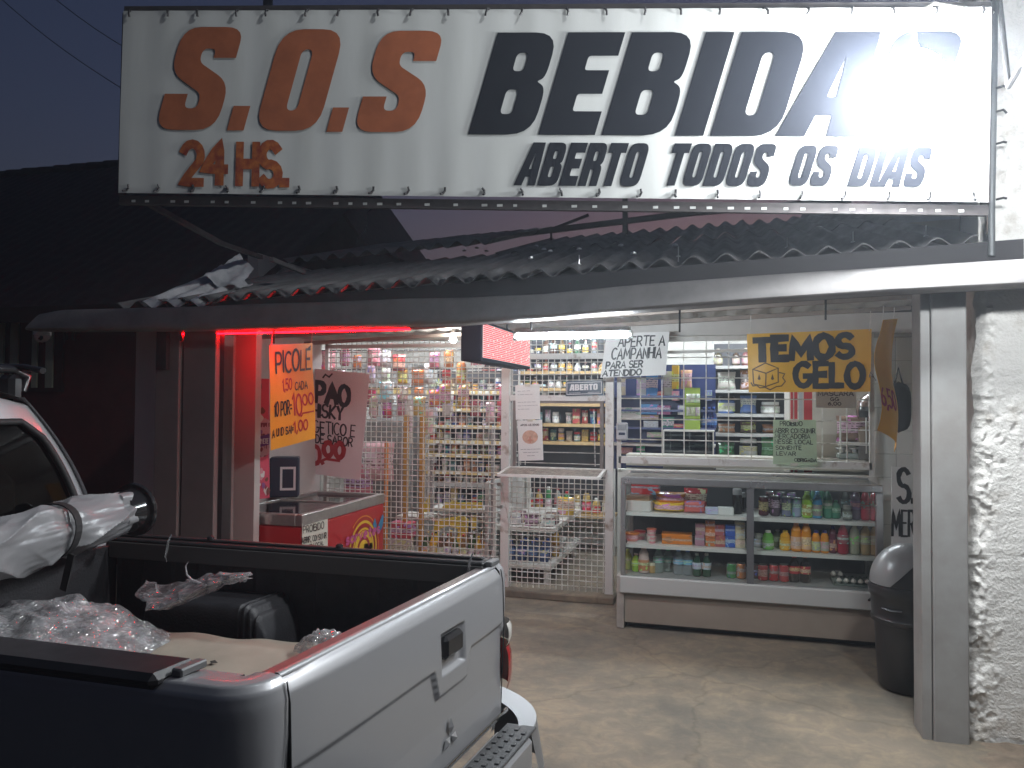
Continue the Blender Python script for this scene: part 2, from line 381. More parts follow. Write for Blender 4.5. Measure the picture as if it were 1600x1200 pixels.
# ================================================================== materials used all over
CONC = mat('worn_concrete', (.265, .215, .155), .85, var=.3, vscale=1.3, bump=.5, bscale=22, color2=(.15, .132, .105), detail=9)
def concrete_floor(m):
    t = m.node_tree; b = t.nodes['Principled BSDF']; L = t.links.new
    src = b.inputs['Base Color'].links[0].from_socket
    tc = t.nodes.new('ShaderNodeTexCoord')
    n = t.nodes.new('ShaderNodeTexNoise'); n.inputs['Scale'].default_value = 7; n.inputs['Detail'].default_value = 8; n.inputs['Roughness'].default_value = .7; n.inputs['Distortion'].default_value = .6
    L(tc.outputs['Object'], n.inputs['Vector'])
    r = t.nodes.new('ShaderNodeValToRGB'); r.color_ramp.elements[0].position = .44; r.color_ramp.elements[1].position = .70
    r.color_ramp.elements[0].color = (.74, .74, .76, 1); r.color_ramp.elements[1].color = (1.22, 1.16, 1.04, 1); L(n.outputs[0], r.inputs[0])
    x = t.nodes.new('ShaderNodeMix'); x.data_type = 'RGBA'; x.blend_type = 'MULTIPLY'; x.inputs[0].default_value = .8
    L(src, x.inputs[6]); L(r.outputs[0], x.inputs[7])
    v = t.nodes.new('ShaderNodeTexVoronoi'); v.inputs['Scale'].default_value = 9; L(tc.outputs['Object'], v.inputs['Vector'])
    r2 = t.nodes.new('ShaderNodeValToRGB'); r2.color_ramp.elements[0].position = .03; r2.color_ramp.elements[1].position = .075
    r2.color_ramp.elements[0].color = (.45, .42, .4, 1); r2.color_ramp.elements[1].color = (1, 1, 1, 1); L(v.outputs['Distance'], r2.inputs[0])
    y = t.nodes.new('ShaderNodeMix'); y.data_type = 'RGBA'; y.blend_type = 'MULTIPLY'; y.inputs[0].default_value = .35
    L(x.outputs[2], y.inputs[6]); L(r2.outputs[0], y.inputs[7]); 
    wv = t.nodes.new('ShaderNodeTexNoise'); wv.inputs['Scale'].default_value = 3.5; wv.inputs['Detail'].default_value = 6; L(tc.outputs['Object'], wv.inputs['Vector'])
    ad = t.nodes.new('ShaderNodeMix'); ad.data_type = 'VECTOR'; ad.inputs[0].default_value = .22; L(tc.outputs['Object'], ad.inputs[4]); L(wv.outputs['Color'], ad.inputs[5])
    vc = t.nodes.new('ShaderNodeTexVoronoi'); vc.feature = 'DISTANCE_TO_EDGE'; vc.inputs['Scale'].default_value = .75; L(ad.outputs[1], vc.inputs['Vector'])
    rc_ = t.nodes.new('ShaderNodeValToRGB'); rc_.color_ramp.elements[0].position = .002; rc_.color_ramp.elements[1].position = .009; rc_.color_ramp.elements[0].color = (.35, .33, .3, 1); L(vc.outputs['Distance'], rc_.inputs[0])
    zz_ = t.nodes.new('ShaderNodeMix'); zz_.data_type = 'RGBA'; zz_.blend_type = 'MULTIPLY'; zz_.inputs[0].default_value = .3; L(y.outputs[2], zz_.inputs[6]); L(rc_.outputs[0], zz_.inputs[7])
    L(zz_.outputs[2], b.inputs['Base Color'])
concrete_floor(CONC)
ASPH = mat('asphalt', (.075, .072, .07), .9, var=.35, vscale=30, bump=.6, bscale=120)
WHITEP = mat('white_enamel', (.72, .71, .68), .4, var=.12, vscale=5, color2=(.52, .49, .44))
WIREM = mat('painted_wire', (.80, .79, .76), .45, var=.2, vscale=12, color2=(.40, .36, .30))
WALLP = mat('painted_plaster', (.52, .47, .45), .75, var=.15, vscale=3, bump=.15, bscale=60)
PILLP = mat('grey_painted_steel', (.36, .355, .345), .5, var=.2, vscale=4, bump=.08, bscale=30, color2=(.29, .275, .26))
DARKST = mat('dark_steel', (.05, .048, .05), .5, metal=.6, var=.3, vscale=9)
GALV = mat('galvanised_sheet', (.42, .42, .43), .38, metal=.85, var=.25, vscale=7, color2=(.25, .24, .24))
BLACKP = mat('black_plastic', (.022, .022, .024), .42, var=.25, vscale=20)
RUST = mat('rusty_steel', (.16, .12, .10), .7, metal=.3, var=.4, vscale=14)

# ================================================================== ground
g = MB(); g.quad((-60, -40, -.13), (60, -40, -.13), (60, 70, -.13), (-60, 70, -.13)); tag(g.build('street', ASPH), kind='structure')
g = MB(); g.grid(lambda u, v: Vector((-14+20*u, 3.42+6.08*v, .006*noise.noise(Vector((u*22, v*7, 1)))+.003*noise.noise(Vector((u*70, v*22, 4)))-.006)), 200, 60)
tag(g.build('pavement', CONC, smooth=40), kind='structure')
k = tag(MB().build('kerb', CONC), kind='structure'); kb = MB()
bpy.data.objects.remove(k)
kb.box((-4, 3.335, -.06), (20, .16, .13), bev=.015); tag(kb.build('kerb', mat('kerb_stone', (.30, .28, .25), .85, var=.25, bump=.4, bscale=40)), kind='structure')
d = MB()
d.grid(lambda u, v: Vector((1.02+1.9*u, 4.02+.46*v, -.016+.045*max(0, noise.noise(Vector((u*7, v*3, 8)))*.5+.45)*min(1, 6*u, 4*v+.1)+.006*noise.noise(Vector((u*40, v*14, 2))))), 120, 40)
tag(d.build('dirt_patch', mat('red_dirt', (.22, .17, .125), .95, var=.35, vscale=9, bump=.7, bscale=60), smooth=60), kind='stuff')

# ================================================================== rough wall on the right
def zf(X): return 2.33+(X+3.84)*.039
def left_edge(z): return 1.20+.075*min(1, z/2.3)+.05*max(0, min(1, (z-2.3)/1))+.022*noise.noise(Vector((z*5, 3, 1)))+.012*noise.noise(Vector((z*17, 9, 1)))
def rough(u, v):
    z = -.02+4.7*v; x0 = left_edge(z); X = x0+(2.9-x0)*(u**1.15)
    p = Vector((X*3.2, z*3.2, 0)); a = noise.noise(p)*.5+noise.noise(p*2.3+Vector((5, 1, 0)))*.35
    r1 = 1-abs(noise.noise(Vector((X*4.3, z*6.5, 2)))); r1 = max(0, r1-.80)*5
    mask = max(0, noise.noise(Vector((X*1.7, z*1.5, 6)))+.30)+max(0, .45-(X-x0)*2.2)
    lump = max(0, noise.noise(Vector((X*17, z*15, 4)))-.05)*.055+max(0, noise.noise(Vector((X*34, z*30, 9))))*.022
    edge = max(0, 1-(X-x0)/.16); cr = max(0, .10-abs(noise.noise(Vector((X*3.1, z*4.2, 2))+Vector((1, 1, 0))*.5*noise.noise(Vector((X*11, z*11, 3))))))*10
    spot = max(0, min(1, noise.noise(Vector((X*2.3, z*1.9, 6)))*2.2))
    fine = noise.noise(Vector((X*42, z*34, 4)))+.6*noise.noise(Vector((X*80, z*66, 9)))
    h = .0035*a+.0016*noise.noise(Vector((X*9, z*30, 1)))+cr*(.003+.017*noise.noise(Vector((X*24, z*20, 5))))*(.25+spot+edge)+.0050*fine*(.12+.9*spot*cr+1.3*edge)+edge*.016*noise.noise(Vector((X*13, z*9, 7)))
    fk = noise.noise(Vector((X*5.2, z*4.4, 12)))+.45*noise.noise(Vector((X*15, z*13, 3)))+.35*noise.noise(Vector((X*38, z*34, 5)))+.9*edge+.2*spot-.66
    h -= .0085*max(0, min(1, fk*6))*(1+.6*noise.noise(Vector((X*30, z*30, 2))))
    rim = min(1, (X-x0)/.05)
    return Vector((X, 4.50-h*1.2+.06*(1-rim)**2, z))
wl = thing('rough_wall', 'whitewashed boundary wall of rough lumpy plaster beside the shop pillar', 'wall', (1.6, 4.6, 0))
b = MB(); b.grid(rough, 190, 520)
b.build('plaster', mat('rough_plaster', (.76, .74, .70), .9, var=.22, vscale=4.2, bump=.6, bscale=70, color2=(.46, .41, .35), lo=.30, hi=.46), wl, smooth=50)
b = MB(); b.box((2.1, 4.72, 2.33), (1.62, .32, 4.66)); b.build('core', mat('rough_plaster'), wl)

# ================================================================== the shop building
shop = thing('shop_building', 'small corner drinks shop with grey front pillar and open service bay', 'shop', (-1.3, 6.8, 0))
def wallbox(name, lo, hi, m=WALLP, bev=0): return boxpart(name, lo, hi, m, shop, bev)
INW = mat('shop_inner_paint', (.62, .60, .55), .6, var=.1, vscale=3)
wallbox('back_wall', (-4.6, 9.3, 0), (1.9, 9.42, 3.2), INW)
wallbox('side_wall', (-4.62, 6.7, 0), (-4.5, 9.3, 3.2), INW)
wallbox('side_wall', (1.72, 4.72, 0), (1.84, 9.3, 3.0), INW)
wallbox('dividing_wall', (-4.1, 4.62, 0), (-3.78, 6.7, 2.32), mat('pinkish_plaster', (.55, .50, .48), .7, var=.12, vscale=3))
wallbox('inner_ceiling', (-4.5, 6.92, 2.78), (1.72, 9.3, 2.84), INW)
wallbox('dwarf_wall', (-.92, 6.84, 0), (1.2, 6.94, 1.14), INW)
wallbox('lintel', (-4.5, 6.78, 2.31), (1.72, 6.92, 2.47), mat('lintel_paint', (.62, .60, .57), .5, var=.1))
wallbox('door_sill', (-1.98, 6.62, -.01), (-.92, 6.92, .055), CONC, .01)
# front pillars
wallbox('front_pillar', (1.035, 4.44, -.02), (1.20, 4.66, 2.45), PILLP, .006)
wallbox('shutter_track', (.985, 4.452, -.02), (1.032, 4.64, 2.45), PILLP, .004)
TAUPE = mat('taupe_paint', (.22, .175, .165), .6, var=.15, vscale=3)
wallbox('front_pillar', (-3.57, 4.46, -.02), (-3.31, 4.68, 2.27), TAUPE, .005)
wallbox('shutter_track', (-3.78, 4.44, -.02), (-3.585, 4.70, 2.27), TAUPE, .005)
wallbox('black_gap_strip', (-3.308, 4.50, 0), (-3.275, 4.60, 2.27), BLACKP)  # black strip filling the gap between pillar and jamb
wallbox('track_bracket', (-3.74, 4.40, 1.93), (-3.66, 4.438, 2.24), DARKST)
wallbox('door_jamb', (-3.45, 4.86, .2), (-3.27, 4.93, 2.27), mat('jamb_paint', (.55, .53, .50), .5))
# wall tiles right of the window
TILE = mat('glazed_tile', (.70, .70, .66), .18, var=.05, vscale=2)
wallbox('tiled_wall', (1.14, 6.86, 0), (1.72, 6.90, 2.31), mat('grout', (.38, .37, .35), .9))
tb = MB(); tb.box((0, 0, 0), (.187, .012, .187), bev=.003); proto = None
for i in range(3):
    for j in range(11):
        if proto is None:
            proto = tb.build('wall_tile', TILE); t_ = proto
            proto.parent = shop
        else: t_ = dup(proto)
        t_.location = chain(shop).inverted() @ Vector((1.24+.190*i, 6.857, .28+.190*j))
# ceiling of the bay: corrugated boards under the roof
CEIL = mat('ceiling_board', (.55, .53, .50), .6, var=.15, vscale=4)
def cor(X): return .5+.5*math.cos(2*math.pi*X/.177)
for k in range(5):
    x0 = -4.3+1.2*k; b = MB()
    b.grid(lambda u, v: Vector((x0+1.195*u, 4.46+2.34*v, zf(x0+1.2*u)-.055+.03*cor(x0+1.195*u)+.02*v)), 56, 2)
    b.build('ceiling_sheet', CEIL, shop, smooth=60)
for k in range(2):
    Y = 5.7+.7*k; b = MB(); b.bar((-4.1, Y, zf(-4.1)-.072), (1.35, Y, zf(1.35)-.072), .05, .03)
    b.build('purlin', mat('purlin_wood', (.34, .29, .25), .7, var=.2, vscale=8), shop)

b = MB(); b.prism([(-4.6, 2.475), (1.84, 2.475), (1.84, zf(1.84)+.685), (-4.6, zf(-4.6)+.685)], lambda u, v, dd: Vector((u, 6.93+dd, v)), .05); b.build('roof_void_fill', mat('roof_void_dark', (.16, .15, .15), .85, var=.3, vscale=5), shop)  # dark fill added so the roof void reads shaded, with no sky through
wallbox('side_gable', (-4.14, 4.70, 2.325), (-4.10, 6.9, 2.46), mat('roof_void_dark'))
# ------------------------------------------------------------------ corrugated roof over bay and shop
roof = thing('corrugated_roof', 'dark weathered corrugated fibre cement roof rising behind the grey gutter', 'roof', (-1.3, 6.5, 2.4))
ROOFM = mat('old_fibre_cement', (.155, .15, .15), .85, var=.4, vscale=5, bump=.4, bscale=50, stretch=(2, .5, 1))
def sheet(x0, x1, y0, y1, dz, jit):
    b = MB(); nu = int((x1-x0)/.177*12); th = .007; sl = .268
    def P(u, v, o):
        X = x0+(x1-x0)*u; Y = y0+(y1-y0)*v
        return Vector((X, Y+jit[0]+jit[1]*u, zf(X)+.052+(Y-4.42)*sl+.026*math.cos(2*math.pi*X/.177)+dz-o))
    b.grid(lambda u, v: P(u, v, 0), nu, 5); b.grid(lambda u, v: P(1-u, v, th), nu, 5)
    for v in (0, 1):
        b.grid(lambda u, w_: P(u, v, th*w_), nu, 1)
    return b.build('roof_sheet', ROOFM, roof, smooth=50)
for i in range(5):
    x0 = -4.07+1.062*i
    sheet(x0, x0+1.075, 4.40, 6.62, .0+.004*(i % 2), (random.uniform(-.02, .02), random.uniform(-.02, .02)))
    sheet(x0, x0+1.075, 6.45, 8.70, .010+.003*(i % 2)+(.13 if i < 2 else 0), (random.uniform(-.03, .03), random.uniform(-.03, .03)))
for px in (1230, 1333, 1447, 1060, 905):
    q = onY(px, 400, 4.62); z0 = zf(q.x)+.12
    b = MB(); b.tube([(q.x, 4.62, z0-.03), (q.x, 4.62, z0+.06)], .004, 6); b.lathe([(.013, z0), (.011, z0+.006), (0, z0+.008)], 8, (q.x, 4.62, 0))
    b.build('hook_bolt', mat('bright_zinc', (.6, .6, .6), .3, metal=.9), roof)
for px, py in ((838, 385), (760, 393), (725, 392), (850, 390), (860, 393), (872, 411), (905, 390), (970, 384), (990, 397), (1055, 384), (830, 404), (745, 388)):
    d_ = ray(px, py); t = None
    for Y in [5+.02*i for i in range(200)]:
        p = onY(px, py, Y)
        if p.z <= zf(p.x)+.052+(Y-4.42)*.268+.03: t = p; break
    if t:
        b = MB(); b.lathe([(.022, 0), (.018, .012), (0, .016)], 8, t+Vector((0, 0, .0))); b.build('roof_washer', mat('bright_zinc'), roof)

# torn zinc flashing at the left verge
fl = thing('zinc_flashing', 'crumpled bright zinc sheet lying along the left edge of the roof', 'metal sheet', (-3.6, 5, 2.6))
ZINC = mat('bright_zinc_sheet', (.66, .66, .67), .4, metal=.25, var=.3, vscale=6, color2=(.42, .42, .43))
def flash(px0, px1, y0, y1, qx0, qx1, qy0, qy1, Y0, Y1, waves, nz):
    b = MB()
    def P(u, v):
        x = (px0+(px1-px0)*u)*(1-v)+(qx0+(qx1-qx0)*u)*v; y = (y0+(y1-y0)*u)*(1-v)+(qy0+(qy1-qy0)*u)*v
        p = onY(x, y, Y0+(Y1-Y0)*v)
        p.z += .022*math.cos(u*waves*2*math.pi)*(1-.5*v)+nz*noise.noise(Vector((u*3, v*6, nz*100))); return p
    b.grid(P, 40, 16); return b.build('sheet', ZINC, fl, smooth=50)
flash(222, 332, 476, 474, 345, 396, 422, 446, 4.30, 4.95, 3.0, .010)
flash(318, 374, 436, 452, 374, 397, 398, 420, 4.70, 5.05, 1.2, .03)

# ------------------------------------------------------------------ gutter
gut = thing('roof_gutter', 'long grey sheet metal gutter sagging along the front of the roof', 'gutter', (-1.3, 4.3, 2.25))
gx = [(60, 485, 516), (100, 483, 517), (300, 478, 516), (390, 474, 513), (500, 471, 510), (640, 465, 508), (720, 464, 506), (850, 458, 497), (1000, 443, 485), (1200, 428, 470), (1400, 415, 457), (1600, 403, 447), (1800, 391, 437)]
def gl(s):
    s *= len(gx)-1; i = min(int(s), len(gx)-2); f = s-i; return [gx[i][k]*(1-f)+gx[i+1][k]*f for k in range(3)]
def gP(u, v):
    x, yt, yb = gl(u); T = onY(x, yt, 4.28); B = onY(x, yb, 4.28); h = T.z-B.z
    end = max(0, 1-u*14); prof = [(.10, .97), (.04, 1.0), (.018, .985), (.006, .90), (-.010, .62), (-.024, .34), (-.030, .12), (-.012, .02), (.10, 0.0)]
    s = v*(len(prof)-1); i = min(int(s), len(prof)-2); f = s-i
    dy = prof[i][0]*(1-f)+prof[i+1][0]*f; dz = prof[i][1]*(1-f)+prof[i+1][1]*f
    return Vector((T.x+(B.x-T.x)*(1-dz)-.10*end*(1-dz), 4.28+dy+.004*noise.noise(Vector((u*30, v*2, 0))), B.z+h*dz*(1-.15*end)))
b = MB(); b.grid(gP, 120, 21)
b.build('channel', mat('dull_gutter_metal', (.25, .237, .232), .5, metal=.1, var=.2, vscale=5, bump=.1, bscale=6, color2=(.19, .18, .178)), gut, smooth=50)
b = MB(); P0 = [onY(x, yb+1, 4.40) for x, yt, yb in gx[2:-1]]
for a_, c_ in zip(P0, P0[1:]): b.bar(a_, c_, .03, .02)
b.build('support_angle', DARKST, gut)
for px, y0, y1 in ((1062, 480, 519), (428, 508, 537), (830, 497, 515), (283, 514, 533), (1290, 462, 500)):
    b = MB(); b.tube([onY(px, y0, 4.44), onY(px, y1, 4.44)], .006, 6); b.build('hanger', DARKST, gut)

b = MB(); P1 = [onY(x, yt, 4.405) for x, yt, yb in gx[2:-1]]
for a_, c_ in zip(P1, P1[1:]):
    b.add([a_+Vector((0, 0, -.06)), c_+Vector((0, 0, -.06)), Vector((c_.x, 4.405, zf(c_.x)+.028)), Vector((a_.x, 4.405, zf(a_.x)+.028))], [(0, 1, 2, 3)])
    b.add([a_+Vector((0, .02, -.06)), c_+Vector((0, .02, -.06)), Vector((c_.x, 4.425, zf(c_.x)+.028)), Vector((a_.x, 4.425, zf(a_.x)+.028))], [(3, 2, 1, 0)])
b.build('gap_shade_board', mat('gap_shade_dark', (.035, .033, .036), .8), gut)  # dark board added for the shadow in the gap under the roof edge

# ------------------------------------------------------------------ red house on the left
rh = thing('red_house', 'dark red house with striped window and tiled roof left of the shop', 'house', (-7.5, 6.7, 0))
boxpart('wall', (-14, 6.7, 0), (-4.63, 6.85, 2.62), mat('dark_red_paint', (.12, .022, .02), .75, var=.2, vscale=4, bump=.15, bscale=30), rh)
b = MB(); zr = onY(100, 268, 11.0).z
b.grid(lambda u, v: Vector((-16+11.6*u, 6.35+4.65*v, 2.66+(zr-2.66)*v+.02*abs(math.sin((-16+11.6*u)*math.pi/.22))+.012*((v*16) % 1))), 260, 34)
b.build('roof', mat('dark_roof_tile', (.05, .03, .028), .9, var=.3, vscale=7), rh, smooth=30)
tb = MB(); tb.tube([(-.18, 0, 0), (.18, 0, 0)], .09, 8, rad=[.095, .075]); pr = None
for i in range(27):
    if pr is None: pr = tb.build('ridge_tile', mat('dark_roof_tile'), rh, world=False); t_ = pr
    else: t_ = dup(pr)
    t_.location = chain(rh).inverted() @ Vector((-14.6+.36*i, 11.0, zr+.03+.012*random.random()))
b = MB(); b.bar((-16, 6.32, 2.60), (-4.5, 6.32, 2.60), .04, .16); b.build('fascia', mat('dark_wood', (.03, .02, .018), .8), rh)
w0, w1 = onY(-60, 505, 6.66), onY(96, 612, 6.66)
wn = boxpart('window', (w0.x, 6.66, w1.z), (w1.x, 6.69, w0.z+.12), mat('window_dark', (.04, .012, .012), .5), rh)
for px, pw in ((1, 9), (23, 10), (55, 6), (78, 9), (-25, 10), (-48, 9)):
    a_ = onY(px-pw/2, 520, 6.65); c_ = onY(px+pw/2, 606, 6.65)
    boxpart('slat', (a_.x, 6.635, c_.z), (c_.x, 6.655, a_.z+.12), mat('pale_slat', (.42, .44, .33), .6, var=.15), wn)
for i in range(11):
    px = 0+i*12.5-20
    a_ = onY(px, 440, 6.6)
    boxpart('siding_batten', (a_.x, 6.67, 2.36), (a_.x+.035, 6.697, 2.61), mat('dark_batten', (.07, .035, .033), .7), rh)
c_ = thing('security_camera', 'small white dome camera under the left end of the gutter lit red', 'camera', onY(66, 522, 4.42))
p = onY(66, 524, 4.42); b = MB(); b.lathe([(.02, .06), (.055, .05), (.058, .0)], 16, p); b.build('mount', WHITEP, c_, smooth=40)
b = MB(); b.lathe([(.056, 0), (.05, -.025), (.03, -.045), (0, -.052)], 16, p); b.build('dome', mat('camera_dome', (.55, .5, .5), .15), c_, smooth=60)
b = MB(); b.lathe([(.018, 0), (.016, .012), (0, .012)], 12, p+Vector((.028, -.035, -.022)), Matrix.Rotation(R_(75), 3, 'X')); b.build('lens', mat('lens_black', (.01, .01, .01), .08), c_)

# gabled neighbour behind the banner, lean-to wall on the right
nh = thing('neighbour_house', 'dark gabled house rising behind the left half of the banner', 'house', (-5.5, 11.8, 0))
def farpt(x, y, Y=11.6): return onY(x, y, Y)
ap = farpt(440, 195); rb_ = farpt(568, 379); rbb = farpt(575, 600); lb_ = Vector((2*ap.x-rb_.x-1.2, 11.6, rb_.z))
b = MB(); pts = [(lb_.x, 0), (rb_.x, 0), (rb_.x, rb_.z), (ap.x, ap.z), (lb_.x, lb_.z)]
b.prism(pts, lambda u, v, dd: Vector((u, 11.6+dd, v)), 3.0); b.build('wall', mat('dark_render', (.06, .055, .06), .85, var=.2), nh)
b = MB()
for (A, B_) in ((ap, rb_), (ap, lb_)):
    dv = (B_-A).normalized(); nn = Vector((-dv.z, 0, dv.x)); nn = nn if nn.z > 0 else -nn
    b.add([A+nn*.05+Vector((0, -.12, 0)), B_+dv*.08+nn*.05+Vector((0, -.12, 0)), B_+dv*.08+nn*.05+Vector((0, 3.2, 0)), A+nn*.05+Vector((0, 3.2, 0)),
           A+Vector((0, -.12, 0)), B_+dv*.08+Vector((0, -.12, 0)), B_+dv*.08+Vector((0, 3.2, 0)), A+Vector((0, 3.2, 0))], [(0, 1, 2, 3), (7, 6, 5, 4), (0, 4, 5, 1), (1, 5, 6, 2), (3, 2, 6, 7)])
b.build('roof', mat('dark_roof_tile'), nh)
nw = thing('parapet_wall', 'dark plain parapet wall standing behind the roof on the right', 'wall', (1.5, 9.2, 0))
q = [onY(1262, 318, 9.1), onY(1253, 332, 9.1), onY(1238, 352, 9.1)]
b = MB(); b.prism([(q[2].x, 0), (5.4, 0), (5.4, q[0].z+.25), (q[0].x, q[0].z+.02), (q[1].x, q[1].z), (q[2].x, q[2].z)], lambda u, v, dd: Vector((u, 9.5+dd, v)), .2)
b.build('render', mat('blue_grey_render', (.13, .14, .17), .85, var=.2), nw)
sf = thing('steel_mast', 'thin dark steel post with a sloping cross bar behind the roof', 'metal frame', onY(977, 400, 8.2))
S = lambda x, y: onY(x, y, 8.2)
b = MB(); b.bar(S(977, 402), S(977, 250), .055); b.build('post', DARKST, sf)
b = MB(); b.bar(S(770, 371), S(1080, 333), .035, .06); b.bar(S(1080, 333), S(1330, 312), .035, .06); b.build('cross_bar', DARKST, sf)
b = MB(); b.bar(S(853, 362), S(920, 336), .03); b.build('brace', DARKST, sf)
b = MB(); b.bar(S(861, 360), S(862, 384), .02); b.build('strut', DARKST, sf)
up_ = thing('utility_pole', 'grey concrete pole end showing above the banner behind the letter O', 'pole', onY(418, 300, 9.6))
b = MB(); q0_ = onY(418, 40, 9.6); b.tube([(q0_.x, 9.6, -.1), (q0_.x, 9.6, 7.6)], .07, 10); b.build('shaft', mat('pole_grey', (.10, .10, .105), .8), up_, smooth=40)
ov = thing('hanging_wire', 'short bent wire hanging below the banner in front of the dusk sky', 'wire', onY(575, 360, 6.4))
b = MB(); b.tube([onY(x, y, 6.4) for x, y in ((592, 316), (574, 332), (575, 348), (571, 362), (562, 368), (556, 380))], .006, 6); b.build('wire', DARKST, ov)
for k, (p0, p1, lab) in enumerate(((onY(-40, -40, 9), onY(193, 140, 9), 'lower of the two overhead cables crossing the dusk sky at upper left'), (onY(40, -40, 9), onY(260, 110, 9), 'upper of the two overhead cables crossing the dusk sky at upper left'))):
    b = MB(); b.tube([p0*(1-i/8)+p1*(i/8)-Vector((0, 0, .1*math.sin(math.pi*i/8))) for i in range(9)], .006, 5)
    tag(b.build('overhead_cable', DARKST), lab, 'cable', 'overhead cables')

# ------------------------------------------------------------------ the big banner
TL, TR, BR, BL = (-3.28, 3.55, 3.92), (1.25, 4.19, 3.665), (1.23, 4.19, 2.71), (-3.29, 3.55, 2.885)
ban = thing('shop_banner', 'long white vinyl banner reading S.O.S BEBIDAS above the gutter', 'banner', (-1, 3.9, 2.8))
bfn0, BW, BH, BN = plane_fn(TL, TR, BR, BL)
def bfn(u, v, d=0.0):
    p = bfn0(u, v, d); s = u/BW*22
    return p+BN*(.0009*math.sin(s*2*math.pi)*(.3+.7*abs(v/BH-.5)*2)+.006*noise.noise(Vector((u*.9, v*1.2, 3)))+.0010*noise.noise(Vector((u*5, v*2, 7))))
def uv(fn_corners, x, y):
    tl, tr, br, bl = map(Vector, fn_corners); n = ((br-bl).cross(tl-bl)).normalized(); r_ = ray(x, y); t = (bl-CAM).dot(n)/r_.dot(n); p = CAM+r_*t
    ex = (br-bl).normalized(); ey = n.cross(ex); return (p-bl).dot(ex), (p-bl).dot(ey)
BC = (TL, TR, BR, BL)
VINYL = mat('white_vinyl', (.56, .57, .555), .7, spec=.15, var=.07, vscale=3, stretch=(3, 3, .4), color2=(.52, .53, .51))
b = MB(); b.grid(lambda u, v: bfn(u*BW, v*BH), 180, 30); b.build('vinyl_sheet', VINYL, ban, smooth=60)
def rect_text(kind, mb, txt, x0, yt, x1, yb, corners, fn, **k):
    """text filling the box with pixel corners measured on the sign"""
    a0, b0 = uv(corners, x0, yb); a1, b1 = uv(corners, x1, (yb+yt)/2); _, b2 = uv(corners, x0, yt)
    (block if kind == 'block' else pen)(mb, txt, a0, b0, a1-a0, b2-b0, **k, fn=fn)
def btext(name, parts, m):
    mb = MB()
    for a_ in parts: rect_text('block', mb, *a_, BC, bfn, slant=.27, d=.005)
    mb.build(name, m, ban)
INK = mat('banner_ink_navy', (.012, .014, .02), .75, spec=.12); ORANGE = mat('banner_ink_orange', (.38, .12, .055), .75, spec=.12, var=.15, vscale=8, color2=(.30, .095, .045))
btext('lettering', [('S', 246, 52, 345, 207), ('.', 358, 52, 388, 207), ('O', 400, 53, 503, 207), ('.', 513, 53, 542, 208), ('S', 555, 53, 657, 208)], ORANGE)
btext('lettering', [('BEBIDAS', 735, 53, 1462, 211)], INK)
btext('lettering', [('ABERTO', 808, 223, 1000, 290), ('TODOS', 1036, 223, 1198, 290), ('OS', 1232, 225, 1296, 290), ('DIAS', 1325, 227, 1442, 291)], INK)
mb = MB(); th = .052
rect_text('pen', mb, '24', 287, 228, 355, 286, BC, bfn, th=th, d=.005, gap=.1); rect_text('pen', mb, 'HS.', 375, 228, 447, 288, BC, bfn, th=th, d=.005, gap=.2)
mb.build('lettering', mat('brush_paint_orange', (.42, .13, .03), .5, var=.6, vscale=25, color2=(.22, .035, .02)), ban)
# frame: bottom perforated rail, top tube, hooks
RAIL = mat('rail_steel', (.085, .075, .075), .5, metal=.4, var=.3, vscale=10)
for nm, v0, dz, hh in (('bottom_rail', 0, -.035, .05), ('top_rail', BH, .02, .035)):
    p0 = bfn0(-.01, v0)-BN*.035; p1 = bfn0(BW+.01, v0)-BN*.035
    b = MB(); b.bar(p0+Vector((0, 0, dz)), p1+Vector((0, 0, dz)), .03, hh); b.build(nm, RAIL, ban)
b = MB()
rs = random.Random(3); u = .08
while u < BW-.06:
    p = bfn0(u, 0)-BN*.019+Vector((0, 0, -.04)); ex = (Vector(BR)-Vector(BL)).normalized(); b.box(p, (.028*rs.uniform(.7, 1.1), .002, .013), Matrix.Rotation(math.atan2(ex.y, ex.x), 3, 'Z')); u += .082*rs.choice((1, 1, 1.3, 1.9))
tag(b.build('slots', VINYL, ban), kind='stuff')
for s in (0, 1):
    e0 = bfn0(0 if s == 0 else BW, 0)-BN*.035; e1 = bfn0(0 if s == 0 else BW, BH)-BN*.035
    b = MB(); b.bar(e0, e1, .035); b.build('end_rail', RAIL, ban)
hp = None
for s in (0, 1):
    for k in range(23):
        p = bfn0(.06+k*(BW-.12)/22+rs.uniform(-.02, .02), .028 if s == 0 else BH-.022, .012)
        if hp is None:
            hb = MB(); hb.tube([(0, 0, -.018), (.004, -.006, 0), (0, 0, .018), (-.002, .02, .026)], .006, 6); hp = hb.build('hook', DARKST, ban, world=False); h = hp
        else: h = dup(hp)
        h.location = chain(ban).inverted() @ p; h.rotation_euler = (0, rs.uniform(-.4, .4), rs.uniform(-.5, .5)); 
        if s == 0: h.rotation_euler.x = math.pi
b = MB(); b.bar(onY(232, 318, 3.75), onY(345, 380, 4.6), .03); b.build('stay', RAIL, ban)
b = MB(); b.bar(onY(345, 380, 4.6), onY(408, 402, 5.2), .03); b.build('stay', RAIL, ban)
b = MB(); b.bar(onY(424, 405, 4.9), onY(475, 426, 5.3), .03); b.build('stay', mat('worn_grey_steel', (.2, .19, .19), .5, metal=.4), ban)
ps = thing('steel_post', 'upright grey pipe at the right end of the banner against the rough wall', 'post', onY(1553, 395, 4.38))
b = MB(); b.tube([onY(1549, 400, 4.40), onY(1549, 330, 4.40), onY(1553, 100, 4.40), onY(1558, -820, 4.40)], .017, 10); b.build('pipe', mat('pipe_grey', (.16, .17, .175), .5, metal=.3, var=.2), ps, smooth=40)
